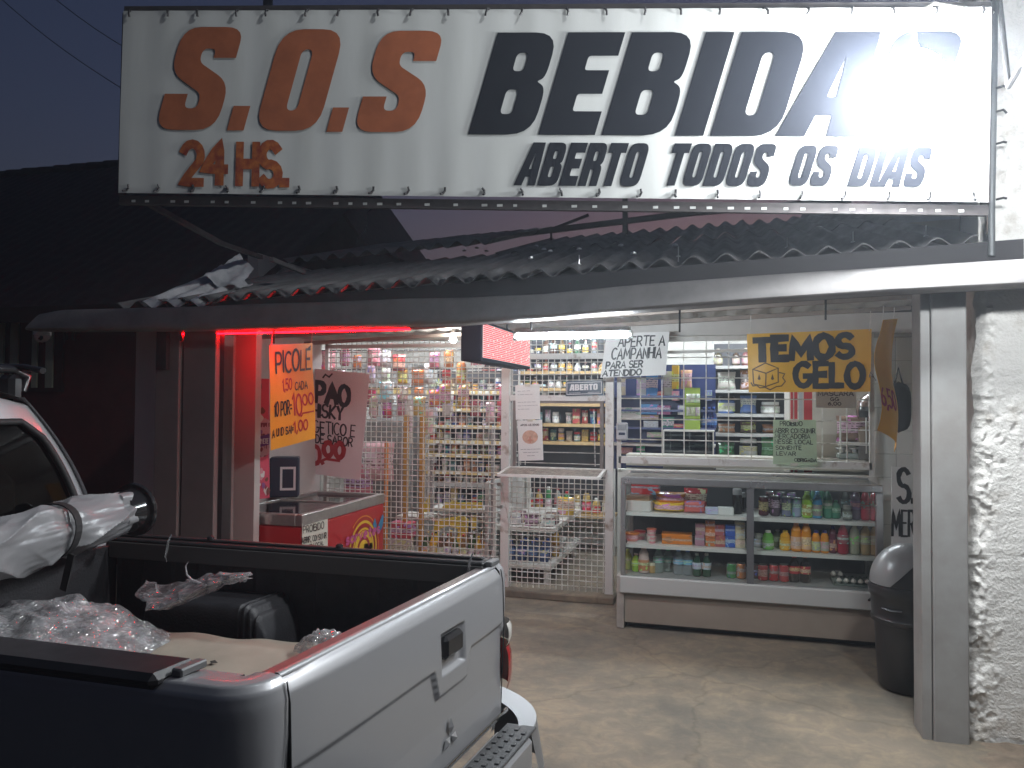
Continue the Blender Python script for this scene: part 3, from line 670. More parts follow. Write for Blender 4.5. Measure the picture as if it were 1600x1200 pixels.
for y in (138, 175, 225, 312):
    p = onY(1556, y, 4.38); b = MB(); b.tube([p, p+Vector((.03, -.012, .004)), p+Vector((.045, -.012, 0 if y != 175 else -.015))], .006, 6); b.build('peg', DARKST, ps)
b = MB(); p = onY(1547, 350, 4.41); b.box(p, (.035, .02, .10)); b.build('wall_clip', RUST, ps)

# ------------------------------------------------------------------ lamps outside
fl1 = onY(1430, 122, LAMP_Y)
fo = thing('globe_lamp', 'glaring white globe lamp on an arm in front of the banner lettering', 'lamp', fl1)
b = MB(); b.lathe([(0, -.125), (.06, -.11), (.105, -.065), (.125, 0), (.105, .065), (.065, .105), (.04, .12)], 24, fl1)
b.build('globe', mat('lit_globe', (.9, .9, .9), .3, emit=(.93, .97, 1), estr=LAMP_L), fo, smooth=60)
b = MB(); b.lathe([(.018, .115), (.018, .15), (.012, .165), (0, .165)], 14, fl1); b.build('cap', WHITEP, fo, smooth=40)
b = MB(); q = onY(1554, 20, 4.40); b.tube([fl1+Vector((0, 0, .16)), fl1+Vector((0, 0, .30)), fl1+Vector((.1, .08, .38)), q], .008, 8); b.build('arm', WHITEP, fo)
g2 = onY(*LAMP2_PX)
fg = thing('wall_globe_lamp', 'second globe lamp on a short arm beside the right end of the banner', 'lamp', g2)
b = MB(); b.lathe([(0, -.085), (.045, -.074), (.073, -.045), (.085, 0), (.073, .045), (.045, .074), (.03, .082)], 20, g2); b.build('globe', mat('lit_globe_small', (.9, .9, .9), .3, emit=(.93, .97, 1), estr=LAMP2_L), fg, smooth=60)
b = MB(); b.tube([g2+Vector((0, 0, .08)), g2+Vector((0, 0, .16)), g2+Vector((.15, .9, .25)), onY(1558, -40, 4.40)], .012, 8); b.build('arm', DARKST, fg)
f2 = Vector(FLOOD_AT); tgt = Vector(FLOOD_T)  # unseen lamp and spot added to light banner, flashing and truck
fo2 = thing('added_floodlight', 'added unseen flood lamp head on the tall pole above the right end of the banner', 'lamp', f2)
dr = (tgt-f2).normalized(); xr = dr.cross(Vector((0, 0, 1))).normalized(); rot = Matrix((xr, dr, xr.cross(dr))).transposed()
b = MB(); b.box(f2, (.24, .05, .18), rot, bev=.012); b.build('housing', DARKST, fo2)
b = MB(); b.box(f2+dr*.028, (.21, .006, .15), rot); b.build('lens', mat('lit_lens', (.9, .9, .9), .3, emit=(.93, .97, 1), estr=FLOOD_L), fo2)
b = MB(); b.tube([f2-dr*.03, f2-dr*.08+Vector((.02, .1, .03)), onY(1558, -815, 4.40)], .014, 8); b.build('arm', DARKST, fo2)
lamp('SPOT', 'added_flood_beam', f2+dr*.05, FLOOD_P, (.93, .97, 1), .08, tgt, FLOOD_A, 1.0, parent=fo2)

# ------------------------------------------------------------------ lights of the shop
ls = thing('red_led_strip', 'glowing red led strip fixed behind the left half of the gutter', 'light', onY(450, 515, 4.40))
P0 = [onY(x, y, 4.47) for x, y in ((262, 520.4), (320, 520), (450, 517), (600, 513.5), (640, 512.6))]; b = MB()
for a_, c_ in zip(P0, P0[1:]): b.bar(a_+Vector((0, 0, -.008)), c_+Vector((0, 0, -.008)), .009, .009)
b.build('diode_strip', mat('lit_red', (.5, .02, .03), .4, emit=(1, .0004, .0015), estr=RED_L), ls)
def tube_light(name, label, p, q, r, L, col=(.84, .93, 1), grp=None):
    t = thing(name, label, 'lamp', (Vector(p)+Vector(q))/2, group=grp)
    b = MB(); b.tube([p, q], r, 10); b.build('tube', mat('lit_tube_%g' % L, (.9, .9, .9), .3, emit=col, estr=L), t)
    b = MB(); b.bar(Vector(p)+Vector((0, 0, r+.018)), Vector(q)+Vector((0, 0, r+.018)), .05, .03); b.build('batten', WHITEP, t)
    for e in (p, q):
        b = MB(); b.box(Vector(e), (.03, .03, .05)); b.build('end_cap', WHITEP, t)
    return t
tube_light('tube_lamp', 'glowing white tube lamp on the bay ceiling above the mesh gate', onY(806, 526, 4.75), onY(985, 523, 4.75), .018, TUBE_L)
bq = onY(708, 530, 6.3); bl_ = thing('bulb_lamp', 'small bright bulb lamp under the bay ceiling left of the led sign', 'lamp', bq)
b = MB(); b.lathe([(0, -.035), (.022, -.028), (.032, 0), (.022, .03), (.014, .05)], 14, bq); b.build('bulb', mat('lit_bulb', (.9, .9, .9), .3, emit=(1, .96, .9), estr=BULB_L), bl_, smooth=60)
b = MB(); b.lathe([(.016, .05), (.018, .085), (0, .09)], 12, bq); b.build('socket', WHITEP, bl_, smooth=40)
for k, (x, y, lab) in enumerate(((-3.2, 7.7, 'ceiling tube lamp inside the shop above the left shelves'), (-1.2, 8.0, 'ceiling tube lamp inside the shop behind the gate'), (.4, 7.6, 'ceiling tube lamp inside the shop behind the ice banner'))):
    tube_light('ceiling_tube_lamp', lab, (x-.6, y, 2.72), (x+.6, y, 2.72), .018, TUBE_IN)
# ================================================================== steel mesh front
PEN['v'] = [[(0, .56), (.2, 0), (.4, .56)]]
def atZ(x, y, Z): return CAM+ray(x, y)*Z
def wires(mb, x0, x1, z0, z1, Y, step, r, stepz=None):
    stepz = stepz or step
    n = max(1, round((x1-x0)/step))
    for i in range(1, n):
        X = x0+(x1-x0)*i/n; j = random.uniform(-.004, .004); mb.tube([(X+j, Y, z0), (X-j, Y, z1)], r, 5, cap=False)
    n = max(1, round((z1-z0)/stepz))
    for i in range(1, n):
        Z = z0+(z1-z0)*i/n; j = random.uniform(-.003, .003); mb.tube([(x0, Y-r*1.6, Z+j), (x1, Y-r*1.6, Z-j)], r, 5, cap=False)
FY = 6.78
ms = thing('mesh_screen', 'tall white square mesh screen left of the gate behind the freezer', 'screen', (-3.2, FY, 0))
b = MB(); wires(b, -3.77, -1.99, .06, 2.30, FY, .0535, .0048, .0505); tag(b.build('mesh_wire', WIREM, ms), kind='stuff')
for nm, p, q in (('bottom_rail', (-3.77, FY, .04), (-1.97, FY, .04)), ('top_rail', (-3.77, FY, 2.255), (-1.97, FY, 2.255)), ('stile', (-3.76, FY, 0), (-3.76, FY, 2.3))):
    b = MB(); b.bar(p, q, .035); b.build(nm, WHITEP, ms)
for px, y0, y1 in ((674, 715, 800), (769, 670, 860), (626, 690, 800)):
    b = MB(); b.bar(onY(px, y0, FY+.03), onY(px, y1, FY+.03), .022); b.build('brace', mat('grey_brace', (.3, .29, .28), .5), ms)
# gate
gt = thing('mesh_gate', 'white framed mesh gate with open serving hatch in the middle', 'gate', (-1.45, FY, 0))
gxl, gxr = onY(791, 700, FY).x, onY(953, 700, FY).x
GATEP = mat('chipped_white_gate', (.70, .69, .66), .45, var=.5, vscale=7, color2=(.30, .22, .16), lo=.30, hi=.44)
zt, zm, zb = onY(870, 622, FY).z, onY(870, 738, FY).z, onY(880, 931, FY).z
for nm, X in (('stile', gxl), ('stile', gxr)):
    b = MB(); b.bar((X, FY-.02, .01), (X, FY-.02, 2.31), .075 if X == gxl else .07, .05); b.build(nm, GATEP, gt)
for nm, Z, h in (('rail', zt, .05), ('rail', zm, .045), ('bottom_rail', zb, .055), ('rail', onY(870, 557, FY).z, .05)):
    b = MB(); b.bar((gxl+.04, FY-.018, Z), (gxr-.037, FY-.018, Z), .045, h); b.build(nm, GATEP, gt)
b = MB(); wires(b, gxl, gxr, zb, zm, FY, .052, .0047, .047); tag(b.build('mesh_wire', WIREM, gt), kind='stuff')
b = MB(); wires(b, gxl, gxr, zt, 2.3, FY, .055, .0042, .055); tag(b.build('mesh_wire', WIREM, gt), kind='stuff')
HB = mat('brown_hatch', (.20, .17, .155), .55, var=.3, vscale=9)
hx0, hx1, hz0, hz1 = onY(803, 632, FY).x, onY(944, 632, FY).x, zm+.03, zt-.03
hf = MB()
for p, q in (((hx0, hz0), (hx1, hz0)), ((hx0, hz1), (hx1, hz1)), ((hx0+.016, hz0+.016), (hx0+.016, hz1-.016)), ((hx1-.016, hz0+.016), (hx1-.016, hz1-.016))):
    hf.bar((p[0], FY-.02, p[1]), (q[0], FY-.02, q[1]), .03, .034)
h_ = hf.build('hatch_frame', HB, gt)
b = MB()
for px in (815, 822): b.tube([(onY(px, 700, FY).x, FY-.03, hz0+.03), (onY(px, 700, FY).x, FY-.03, hz1-.03)], .0035, 5)
for y in (706, 723): b.tube([(hx0+.02, FY-.03, onY(850, y, FY).z), (hx1-.02, FY-.03, onY(850, y, FY).z)], .003, 5)
tag(b.build('hatch_wire', WIREM, gt), kind='stuff')
b = MB()
for px, y0, y1 in ((928, 640, 728),):
    A = onY(px, y0, FY-.04); B_ = onY(px+2, y1, FY-.06)
    for i in range(26):
        c0 = A+(B_-A)*(i/26); c1 = A+(B_-A)*((i+1.25)/26); b.bar(c0, c1, .010 if i % 2 else .004, .004 if i % 2 else .010)
tag(b.build('chain', mat('chain_zinc', (.45, .44, .42), .35, metal=.8), gt), kind='stuff')
tr = MB(); t0, t1 = (hx0-.02, FY-.05, zm+.035), (hx1+.02, FY-.05, zm+.035); t2, t3 = (hx1+.02, FY-.43, zm-.0), (hx0-.02, FY-.43, zm-.0)
for p, q in ((t0, t1), (t1, t2), (t2, t3), (t3, t0)): tr.bar(p, q, .026, .022)
tray = tr.build('hatch_tray', GATEP, gt); b = MB()
for i in range(1, 16):
    f = i/16; b.tube([Vector(t0).lerp(Vector(t1), f), Vector(t3).lerp(Vector(t2), f)], .004, 5)
for i in range(1, 8):
    f = i/8; b.tube([Vector(t0).lerp(Vector(t3), f)+Vector((0, 0, .005)), Vector(t1).lerp(Vector(t2), f)+Vector((0, 0, .005))], .004, 5)
b.m = 0; o = b.build('tray_wire', mat('worn_wire', (.5, .46, .40), .5, var=.4, vscale=20), tray); o['kind'] = 'stuff'
for X in (gxl+.05,):
    b = MB(); b.tube([(X, FY-.05, zm-.5), (X+.02, FY-.43, zm-.02)], .004, 5); b.build('stay', WIREM, gt)
b = MB(); b.box((gxl-.04, FY-.06, .98), (.05, .03, .035), bev=.006); b.build('latch', mat('chain_zinc'), gt)
b = MB(); b.box((gxl-.04, FY-.06, .78), (.05, .03, .03), bev=.006); b.build('latch', mat('chain_zinc'), gt)
# window mesh over the counter
wm = thing('window_mesh', 'wide mesh of thin white bars above the glass counter', 'screen', (.1, FY, 1.2))
wz0, wz1 = onY(1085, 721, FY).z, 2.30
wx0, wx1 = -.90, 1.14
b = MB(); wires(b, wx0, wx1, wz0, wz1, FY, .187, .0050, .178); tag(b.build('mesh_wire', WIREM, wm), kind='stuff')
for nm, p, q, s in (('bottom_rail', (wx0, FY, wz0), (wx1, FY, wz0), .06), ('top_rail', (wx0, FY, 2.28), (wx1, FY, 2.28), .04), ('middle_rail', (wx0, FY-.012, 2.16), (wx1, FY-.012, 2.19), .025), ('stile', (wx0-.0, FY, 1.15), (wx0, FY, 2.3), .035), ('stile', (wx1, FY, 1.15), (wx1, FY, 2.3), .035)):
    b = MB(); b.bar(p, q, .03, s) if nm != 'stile' else b.bar(p, q, s, .03); b.build(nm, GATEP if nm == 'bottom_rail' else WHITEP, wm)

# ================================================================== signs
def sign(name, label, cat, corners, m, wave=0.0, seed=0.0, thick=.0012, nu=36, nv=36, bulge=None, group=None):
    fn, W, H, n = plane_fn(*corners, wave, seed)
    f2 = (lambda u, v, d=0.0: fn(u, v, d)+n*bulge(u/W, v/H)) if bulge else fn
    b = MB(); b.grid(lambda u, v: f2(u*W, v*H, thick), nu, nv); b.grid(lambda u, v: f2((1-u)*W, v*H, -thick), nu, nv)
    for (a_, c_) in ((lambda t: (t, 0), 1), (lambda t: (1, t), 1), (lambda t: (1-t, 1), 1), (lambda t: (0, 1-t), 1)):
        b.grid(lambda u, v: f2(a_(u)[0]*W, a_(u)[1]*H, -thick+2*thick*v), nu, 1)
    o = b.build(name, m, smooth=50); tag(o, label, cat, group)
    return o, f2, W, H
def letters(o, corners, fn, lines, m, th, name='lettering', **k):
    mb = MB()
    for l in lines: rect_text('pen', mb, l[0], l[1], l[2], l[3], l[4], corners, fn, th=l[5] if len(l) > 5 else th, d=.0045, jit=.04, **k)
    return mb.build(name, m, o)
BLK = mat('black_paint', (.015, .014, .015), .5); REDP = mat('red_paint', (.40, .015, .02), .5); 
YEL = mat('yellow_vinyl', (.80, .40, .015), .42, var=.08, vscale=4); PINKV = mat('white_paper_vinyl', (.82, .76, .76), .5, var=.06, vscale=3)
c = [atZ(421, 539, 5.2), atZ(488, 536, 5.75), atZ(492, 685, 5.75), atZ(423, 704, 5.2)]
o, f, W, H = sign('yellow_ice_lolly_sign', 'yellow hanging sign reading PICOLÉ with prices beside the freezer', 'sign', c, YEL, .012, 3, nu=36, nv=40)
letters(o, c, f, [('PICOLE', 426, 550, 482, 583, .018), ('CADA', 458, 598, 478, 610, .008), ('10 POR=', 426, 630, 453, 652, .011), ('A UND SAI=', 424, 672, 456, 684, .009)], BLK, .014)
letters(o, c, f, [('1,50', 437, 593, 452, 611, .012), ('10', 455, 616, 469, 650, .02), ("00", 471, 617, 486, 634, .013), (',', 467, 642, 470, 650, .013), ('-', 470, 639, 487, 652, .012), ('1,00', 457, 660, 479, 676, .015)], REDP, .012)
mb = MB(); a0, b0 = uv(c, 476, 546); a1, b1 = uv(c, 481, 541); mb.ribbon([(a0, b0), (a1, b1)], f, .016, .003); mb.build('accent', BLK, o)
c = [atZ(437, 571, 7.42), atZ(577, 584, 7.28), atZ(563, 750, 7.28), atZ(447, 735, 7.42)]
o, f, W, H = sign('drinks_banner', 'large pale pink banner reading COPÃO WHISKY with price behind the yellow sign', 'banner', c, PINKV, .025, 5, nu=40, nv=40)
letters(o, c, f, [('COPAO', 474, 594, 560, 625, .046), ('WHISKY', 489, 630, 549, 650, .02), ('ENERGETICO E', 466, 654, 567, 672, .013), ('GELO DE SABOR', 468, 675, 563, 688, .012)], BLK, .02)
mb = MB(); mb.ribbon([uv(c, 522, 591), uv(c, 526, 586), uv(c, 531, 590), uv(c, 536, 585)], f, .015, .004); mb.build('accent', BLK, o); mb = MB()
mb.ribbon([uv(c, 513, 652), uv(c, 518, 648)], f, .012, .004); mb.build('accent', BLK, o)
letters(o, c, f, [('10', 484, 694, 508, 722, .045), ('00', 514, 691, 548, 713, .042), (',', 509, 717, 513, 724, .03)], REDP, .02)
mb = MB(); mb.ribbon([uv(c, 502, 724), uv(c, 517, 718), uv(c, 540, 721)], f, .025, .003); mb.build('underline', REDP, o)
c = [atZ(393, 591, 5.75), atZ(421, 592, 5.85), atZ(421, 778, 5.85), atZ(394, 781, 5.75)]
POST = printmat('poster_print', .35)
o, f, W, H = sign('ice_cream_poster', 'narrow glossy pink ice cream poster hanging by the yellow sign', 'poster', c, POST, .01, 2); o.color = (.75, .10, .16, 1)
rq = random.Random(5)
for k in range(26):
    u, v = rq.uniform(.12, .88)*W, rq.uniform(.03, .97)*H; r_ = rq.uniform(.010, .026); mb = MB()
    q = [(u+r_*math.cos(t*.7854)*rq.uniform(.6, 1.1), v+r_*math.sin(t*.7854)*rq.uniform(.8, 1.5)) for t in range(8)]
    mb.prism(q, lambda a_, b_, dd: f(a_, b_, .003+.0003*k), 0)
    colr = rq.choice([(.75, .6, .58), (.35, .05, .08), (.8, .35, .4), (.25, .08, .06), (.8, .75, .7), (.3, .1, .3)])
    mb.build('printed_motif', mat('motif_%d' % (k % 6), colr, .4), o)
mb = MB(); mb.quad(f(.01, .42*H, .013), f(W-.01, .45*H, .013), f(W-.01, .54*H, .013), f(.01, .51*H, .013)); mb.build('printed_band', mat('violet_print', (.16, .03, .22), .4), o)
mb = MB(); pen(mb, 'SORVETE', .02, .46*H, W-.04, .035, .006, f, d=.0145); mb.build('lettering', mat('white_print', (.75, .72, .72), .4), o)
c = [atZ(948, 521, 6.5), atZ(1046, 518, 6.4), atZ(1040, 586, 6.4), atZ(938, 590, 6.5)]
o, f, W, H = sign('bell_notice', 'white paper notice reading APERTE A CAMPANHIA at the top of the gate', 'notice', c, mat('white_paper', (.80, .80, .78), .6), .012, 9)
letters(o, c, f, [('APERTE A', 957, 527, 1030, 542), ('CAMPANHIA', 950, 545, 1027, 562), ('PARA SER', 944, 566, 1000, 576), ('ATENDIDO', 941, 579, 1000, 588)], BLK, .011)
c = [atZ(1167, 522, 5.9), atZ(1362, 514, 5.55), atZ(1360, 612, 5.55), atZ(1170, 613, 5.9)]
o, f, W, H = sign('ice_sign', 'yellow hanging banner reading TEMOS GELO with an ice cube drawing', 'banner', c, mat('amber_vinyl', (.72, .40, .03), .4, var=.10, vscale=4), .016, 11, nu=50)
letters(o, c, f, [('TEMOS', 1181, 530, 1332, 562, .05), ('GELO', 1244, 570, 1350, 604, .045)], BLK, .045)
mb = MB(); Pq = lambda *l: [uv(c, *p) for p in l]
for l in (Pq((1177, 577), (1197, 567), (1217, 575), (1198, 583), (1177, 577), (1178, 600), (1197, 604), (1198, 583)), Pq((1197, 604), (1217, 597), (1217, 575)), Pq((1174, 598), (1177, 603), (1183, 602), (1188, 606), (1196, 605), (1204, 609), (1214, 604), (1222, 603), (1228, 596), (1224, 590), (1227, 584), (1219, 582))):
    mb.ribbon(l, f, .009, .003)
for x in (1187, 1208):
    l = Pq((x, 584), (x+2.5, 592), (x, 594), (x-2.5, 592)); mb.prism(l, lambda a_, b_, dd: f(a_, b_, .004), 0)
mb.build('drawing', mat('brown_ink', (.10, .05, .01), .5), o)
c = [atZ(1374, 500, 5.15), atZ(1398, 498, 5.35), atZ(1397, 706, 5.35), atZ(1371, 672, 5.15)]
o, f, W, H = sign('edge_on_sign', 'narrow twisted yellow sign hanging beside the tiled wall', 'sign', c, YEL, .03, 21, nu=10, nv=30, bulge=lambda a_, b_: .05*math.sin(a_*3.1)*(1-b_)+.02*math.sin(b_*7))
letters(o, c, f, [('6,50', 1380, 596, 1397, 632, .014)], REDP, .01); letters(o, c, f, [('A', 1380, 570, 1390, 585, .008)], BLK, .01)
c = [onY(1208, 656, 6.72), onY(1275, 656, 6.72), onY(1277, 727, 6.72), onY(1208, 725, 6.72)]
o, f, W, H = sign('green_notice', 'pale green paper reading PROIBIDO ABRIR taped to the window mesh', 'notice', c, mat('green_paper', (.48, .62, .42), .6), .006, 4)
letters(o, c, f, [('PROIBIDO', 1219, 658, 1254, 665), ('ABRIR CONSUMIR', 1211, 669, 1274, 676), ('MERCADORIA', 1211, 677.5, 1266, 684.5), ('NESSE LOCAL', 1211, 686.5, 1270, 693), ('SOMENTE', 1212, 696, 1252, 702), ('LEVAR', 1213, 705, 1243, 711), ('OBRIGADA', 1241, 716, 1275, 721)], BLK, .0045)
c = [onY(1274, 608, 6.73), onY(1337, 608, 6.73), onY(1338, 638, 6.73), onY(1275, 637, 6.73)]
o, f, W, H = sign('mask_price_notice', 'white paper reading MASCARA with a price below the ice banner', 'notice', c, mat('white_paper'), .004, 6)
letters(o, c, f, [('MASCARA', 1279, 611, 1334, 618), ('GG', 1298, 621, 1311, 626), ('6,00', 1294, 628, 1314, 633)], mat('grey_ink', (.12, .12, .16), .5), .007)
c = [onY(884, 596, FY-.06), onY(942, 594, FY-.06), onY(942, 617, FY-.06), onY(884, 619, FY-.06)]
o, f, W, H = sign('open_plaque', 'small navy plaque reading ABERTO hung on the gate', 'sign', c, mat('navy_plaque', (.04, .06, .09), .35), 0, 0, thick=.004, nu=2, nv=2)
mb = MB()
block(mb, 'ABERTO', .04, H*.36, W-.085, H*.42, f, slant=.0, d=.007); mb.build('lettering', mat('white_print'), o)
mb = MB(); mb.ribbon([(.012, .014), (W-.012, .014), (W-.012, H-.014), (.012, H-.014), (.012, .014)], f, .005, .007); mb.ribbon([(.03, H*.2), (W*.4, H*.2)], f, .003, .0075); mb.ribbon([(W*.6, H*.2), (W-.03, H*.2)], f, .003, .0075); mb.build('border', mat('white_print'), o)
GREYL = mat('grey_print', (.35, .35, .37), .5)
def scribble(o, f, rows, W, th=.004):
    mb = MB(); rq = random.Random(len(rows))
    for v, a_, b_ in rows:
        u = a_*W
        while u < b_*W-.01:
            l = rq.uniform(.012, .04); mb.ribbon([(u, v), (min(u+l, b_*W), v+rq.uniform(-.001, .001))], f, th, .003); u += l+.009
    mb.build('printed_lines', GREYL, o)
c = [onY(805, 602, FY-.05), onY(843, 600, FY-.05), onY(844, 655, FY-.05), onY(806, 656, FY-.05)]
o, f, W, H = sign('upper_paper_notice', 'faded white paper notice taped to the gate, the upper of two', 'notice', c, mat('white_paper'), .01, 14)
scribble(o, f, [(H*.82, .1, .6), (H*.72, .1, .7), (H*.5, .1, .9), (H*.4, .1, .9), (H*.3, .1, .6)], W)
c = [onY(808, 657, FY-.05), onY(847, 656, FY-.05), onY(849, 719, FY-.05), onY(811, 720, FY-.05)]
o, f, W, H = sign('silence_notice', 'white printed notice with a face picture on the gate, the lower of two', 'notice', c, mat('white_paper'), .006, 15)
mb = MB(); pen(mb, 'APOS AS 22:00', .03, H*.86, W-.06, .016, .004, f, d=.003); mb.build('lettering', BLK, o)
mb = MB(); mb.prism([(W*(.5+.32*math.cos(t*.45)), H*(.58+.17*math.sin(t*.45))) for t in range(14)], lambda a_, b_, dd: f(a_, b_, .003), 0); mb.build('printed_face', mat('skin_print', (.72, .46, .34), .5, var=.3, vscale=30), o)
mb = MB(); mb.prism([(W*(.5+.12*math.cos(t*.9)), H*(.5+.03*math.sin(t*.9))) for t in range(7)], lambda a_, b_, dd: f(a_, b_, .0035), 0); mb.prism([(W*.47, H*.43), (W*.53, H*.43), (W*.53, H*.6), (W*.47, H*.6)], lambda a_, b_, dd: f(a_, b_, .004), 0); mb.build('printed_hand', mat('skin_print_dark', (.55, .25, .18), .5), o)
scribble(o, f, [(H*.28, .1, .9), (H*.2, .2, .8), (H*.12, .35, .65)], W, .005)
c = [onY(1393, 729, 5.52), onY(1496, 735, 5.52), onY(1496, 868, 5.52), onY(1393, 866, 5.52)]
o, f, W, H = sign('grocery_sign', 'white board reading S.O MERCE half hidden behind the right pillar', 'sign', c, mat('white_paper'), .004, 16, thick=.003)
letters(o, c, f, [('S.O.S', 1399, 737, 1478, 786, .03), ('MERCEARIA', 1393, 799, 1492, 838, .013), ('e', 1416, 842, 1427, 872, .016)], BLK, .02)
# cords and tape that hold the signs
def cords(name, pts, kind='cord'):
    o = bpy.data.objects[name]
    for p_, q_ in pts:
        b = MB()
        if kind == 'cord': b.tube([p_, (Vector(p_)+Vector(q_))/2+Vector((.004, 0, 0)), q_], .003, 5); b.build('cord', WIREM, o)
        else: b.box(p_, q_, None); b.build('tape', mat('clear_tape', (.62, .60, .52), .25), o)
up = lambda p_, z_=2.40: (p_, (p_.x+.01, p_.y, max(z_, p_.z+.04)))
cords('ice_sign', [up(atZ(1171, 524, 5.89)), up(atZ(1358, 517, 5.55))]); cords('yellow_ice_lolly_sign', [up(atZ(424, 541, 5.2), 2.3), up(atZ(486, 538, 5.74), 2.3)]); cords('edge_on_sign', [up(atZ(1378, 502, 5.15)), up(atZ(1395, 500, 5.35))])
cords('drinks_banner', [up(atZ(572, 586, 7.28), 2.2)])
cords('green_notice', [(onY(1241, 657, 6.712), (.06, .004, .025)), (onY(1241, 726, 6.712), (.06, .004, .025))], 'tape'); cords('mask_price_notice', [(onY(1280, 609, 6.72), (.04, .004, .02)), (onY(1332, 609, 6.72), (.04, .004, .02))], 'tape')
cords('upper_paper_notice', [(onY(824, 602, FY-.06), (.05, .004, .02))], 'tape'); cords('silence_notice', [(onY(828, 657, FY-.06), (.05, .004, .02))], 'tape')
# led scrolling sign
lx0, lx1, ly0, lz0, lz1 = -1.755, -1.605, 5.0, 2.005, 2.285; ly1 = onX(828, 577, lx1).y
ld = thing('led_sign', 'black box sign with glowing red led rows hanging over the bay', 'sign', ((lx0+lx1)/2, 5.5, 2.0))
boxpart('housing', (lx0, ly0, lz0), (lx1, ly1, lz1), mat('led_housing', (.012, .014, .02), .75, spec=.08), ld, .006)
b = MB(); X = lx1+.003; b.quad((X, ly0+.02, lz0+.025), (X, ly1-.02, lz0+.025), (X, ly1-.02, lz1-.02), (X, ly0+.02, lz1-.02))
b.build('display', mat('lit_display', (.05, .05, .05), .4, emit=(1, .74, .68), estr=1.0), ld)
b = MB(); N = 17
for i in range(N):
    z = lz0+.032+(lz1-lz0-.06)*i/(N-1); y = ly0+.025
    while y < ly1-.06:
        l = random.uniform(.05, .25); e = min(y+l, ly1-.025); b.quad((X+.002, y, z-.0042), (X+.002, e, z-.0042), (X+.002, e, z+.0042), (X+.002, y, z+.0042)); y = e+random.choice((.006, .012, .03))
tag(b.build('diode_row', mat('lit_red_row', (.3, .02, .03), .4, emit=(1, .03, .07), estr=.70), ld), kind='stuff')
for Y in (5.2, 5.9):
    b = MB(); b.tube([(-1.68, Y, lz1), (-1.68, Y, 2.40)], .008, 6); b.build('hanger', DARKST, ld)
# intercom
p = onY(972, 674, FY-.06); it = thing('intercom', 'small silver intercom with dark button on the gate post', 'intercom', p)
b = MB(); b.box(p, (.10, .035, .155), bev=.012); b.build('case', mat('silver_plastic', (.45, .46, .48), .35), it)
b = MB(); b.box(p+Vector((0, -.02, .035)), (.07, .006, .05), bev=.002); b.build('speaker_panel', mat('grey_plastic', (.25, .27, .29), .4), it)
b = MB(); b.box(p+Vector((0, -.02, -.02)), (.055, .008, .022), bev=.003); b.build('button', mat('dark_blue_plastic', (.02, .03, .07), .3), it)

# ================================================================== freezer
fx0, fx1, fy0, fy1 = -3.64, -2.945, 4.97, 6.36
fz = thing('chest_freezer', 'red chest freezer with glass lids and yellow swirl graphics', 'freezer', ((fx0+fx1)/2, (fy0+fy1)/2, 0))
FRED = mat('freezer_red', (.48, .018, .022), .3, coat=.3)
boxpart('body', (fx0, fy0, .07), (fx1, fy1, .812), FRED, fz, .012)
boxpart('base', (fx0+.03, fy0+.03, .0), (fx1-.03, fy1-.03, .068), BLACKP, fz)
ALU = mat('brushed_aluminium', (.58, .58, .56), .3, metal=.85, var=.12, vscale=30)
for lo, hi in (((fx0, fy0-.004, .815), (fx0+.05, fy1+.004, .9)), ((fx1-.05, fy0-.004, .815), (fx1+.006, fy1+.004, .9)), ((fx0+.052, fy0-.004, .815), (fx1-.052, fy0+.05, .9)), ((fx0+.052, fy1-.05, .815), (fx1-.052, fy1+.004, .9))): boxpart('rim', lo, hi, ALU, fz, .006)
boxpart('inner_bin', (fx0+.052, fy0+.052, .55), (fx1-.052, fy1-.052, .56), WHITEP, fz)
LID = glassmat('lid_glass', (.75, .78, .78), .16, .06)
ym = (fy0+fy1)/2
boxpart('lid', (fx0+.055, fy0+.055, .884), (fx1-.055, ym+.03, .890), LID, fz); boxpart('lid', (fx0+.055, ym-.03, .870), (fx1-.055, fy1-.055, .876), LID, fz)
boxpart('lid_bar', (fx0+.055, ym+.03, .880), (fx1-.055, ym+.055, .897), ALU, fz)
boxpart('name_plate', (-3.5, fy0-.010, .835), (-3.36, fy0-.0045, .86), BLACKP, fz)
sfn = lambda u, v, d=0.0: Vector((fx1+.002+d, fy0+u, v)); ffn = lambda u, v, d=0.0: Vector((fx0+u, fy0-.002-d, v))
def swirl(fn, cu, cv, cols, r0, nm='printed_ring'):
    for k, (ro, ri, m_, a0, a1) in enumerate(cols):
        mb = MB(); mb.ribbon([(cu+(ro+ri)/2*r0*math.cos(R_(a0+(a1-a0)*i/28)), cv+(ro+ri)/2*r0*math.sin(R_(a0+(a1-a0)*i/28))) for i in range(29)], fn, (ro-ri)*r0, .0012+.0006*k); mb.build(nm, m_, fz)
YP = mat('yellow_print', (.80, .52, .04), .35); OP = mat('orange_print', (.75, .25, .03), .35); DR = mat('dark_red_print', (.30, .012, .015), .35)
swirl(sfn, .98, .46, [(1.0, .96, OP, -10, 130), (.86, .78, YP, -20, 170), (.74, .66, DR, -20, 180), (.66, .60, YP, -10, 190), (.58, .02, YP, 0, 360), (.42, .32, DR, 20, 150)], .30)
swirl(ffn, .30, .34, [(1.0, .96, mat('pale_red_print', (.55, .10, .10), .35), 0, 180), (.80, .68, mat('pale_red_print'), 0, 180), (.45, .38, mat('pale_red_print'), 0, 200)], .36)
mb = MB(); pen(mb, 'sorvetes', .66, .57, .62, .09, .020, sfn, d=.007, slant=.1); mb.build('lettering', mat('pink_print', (.62, .10, .30), .35), fz)
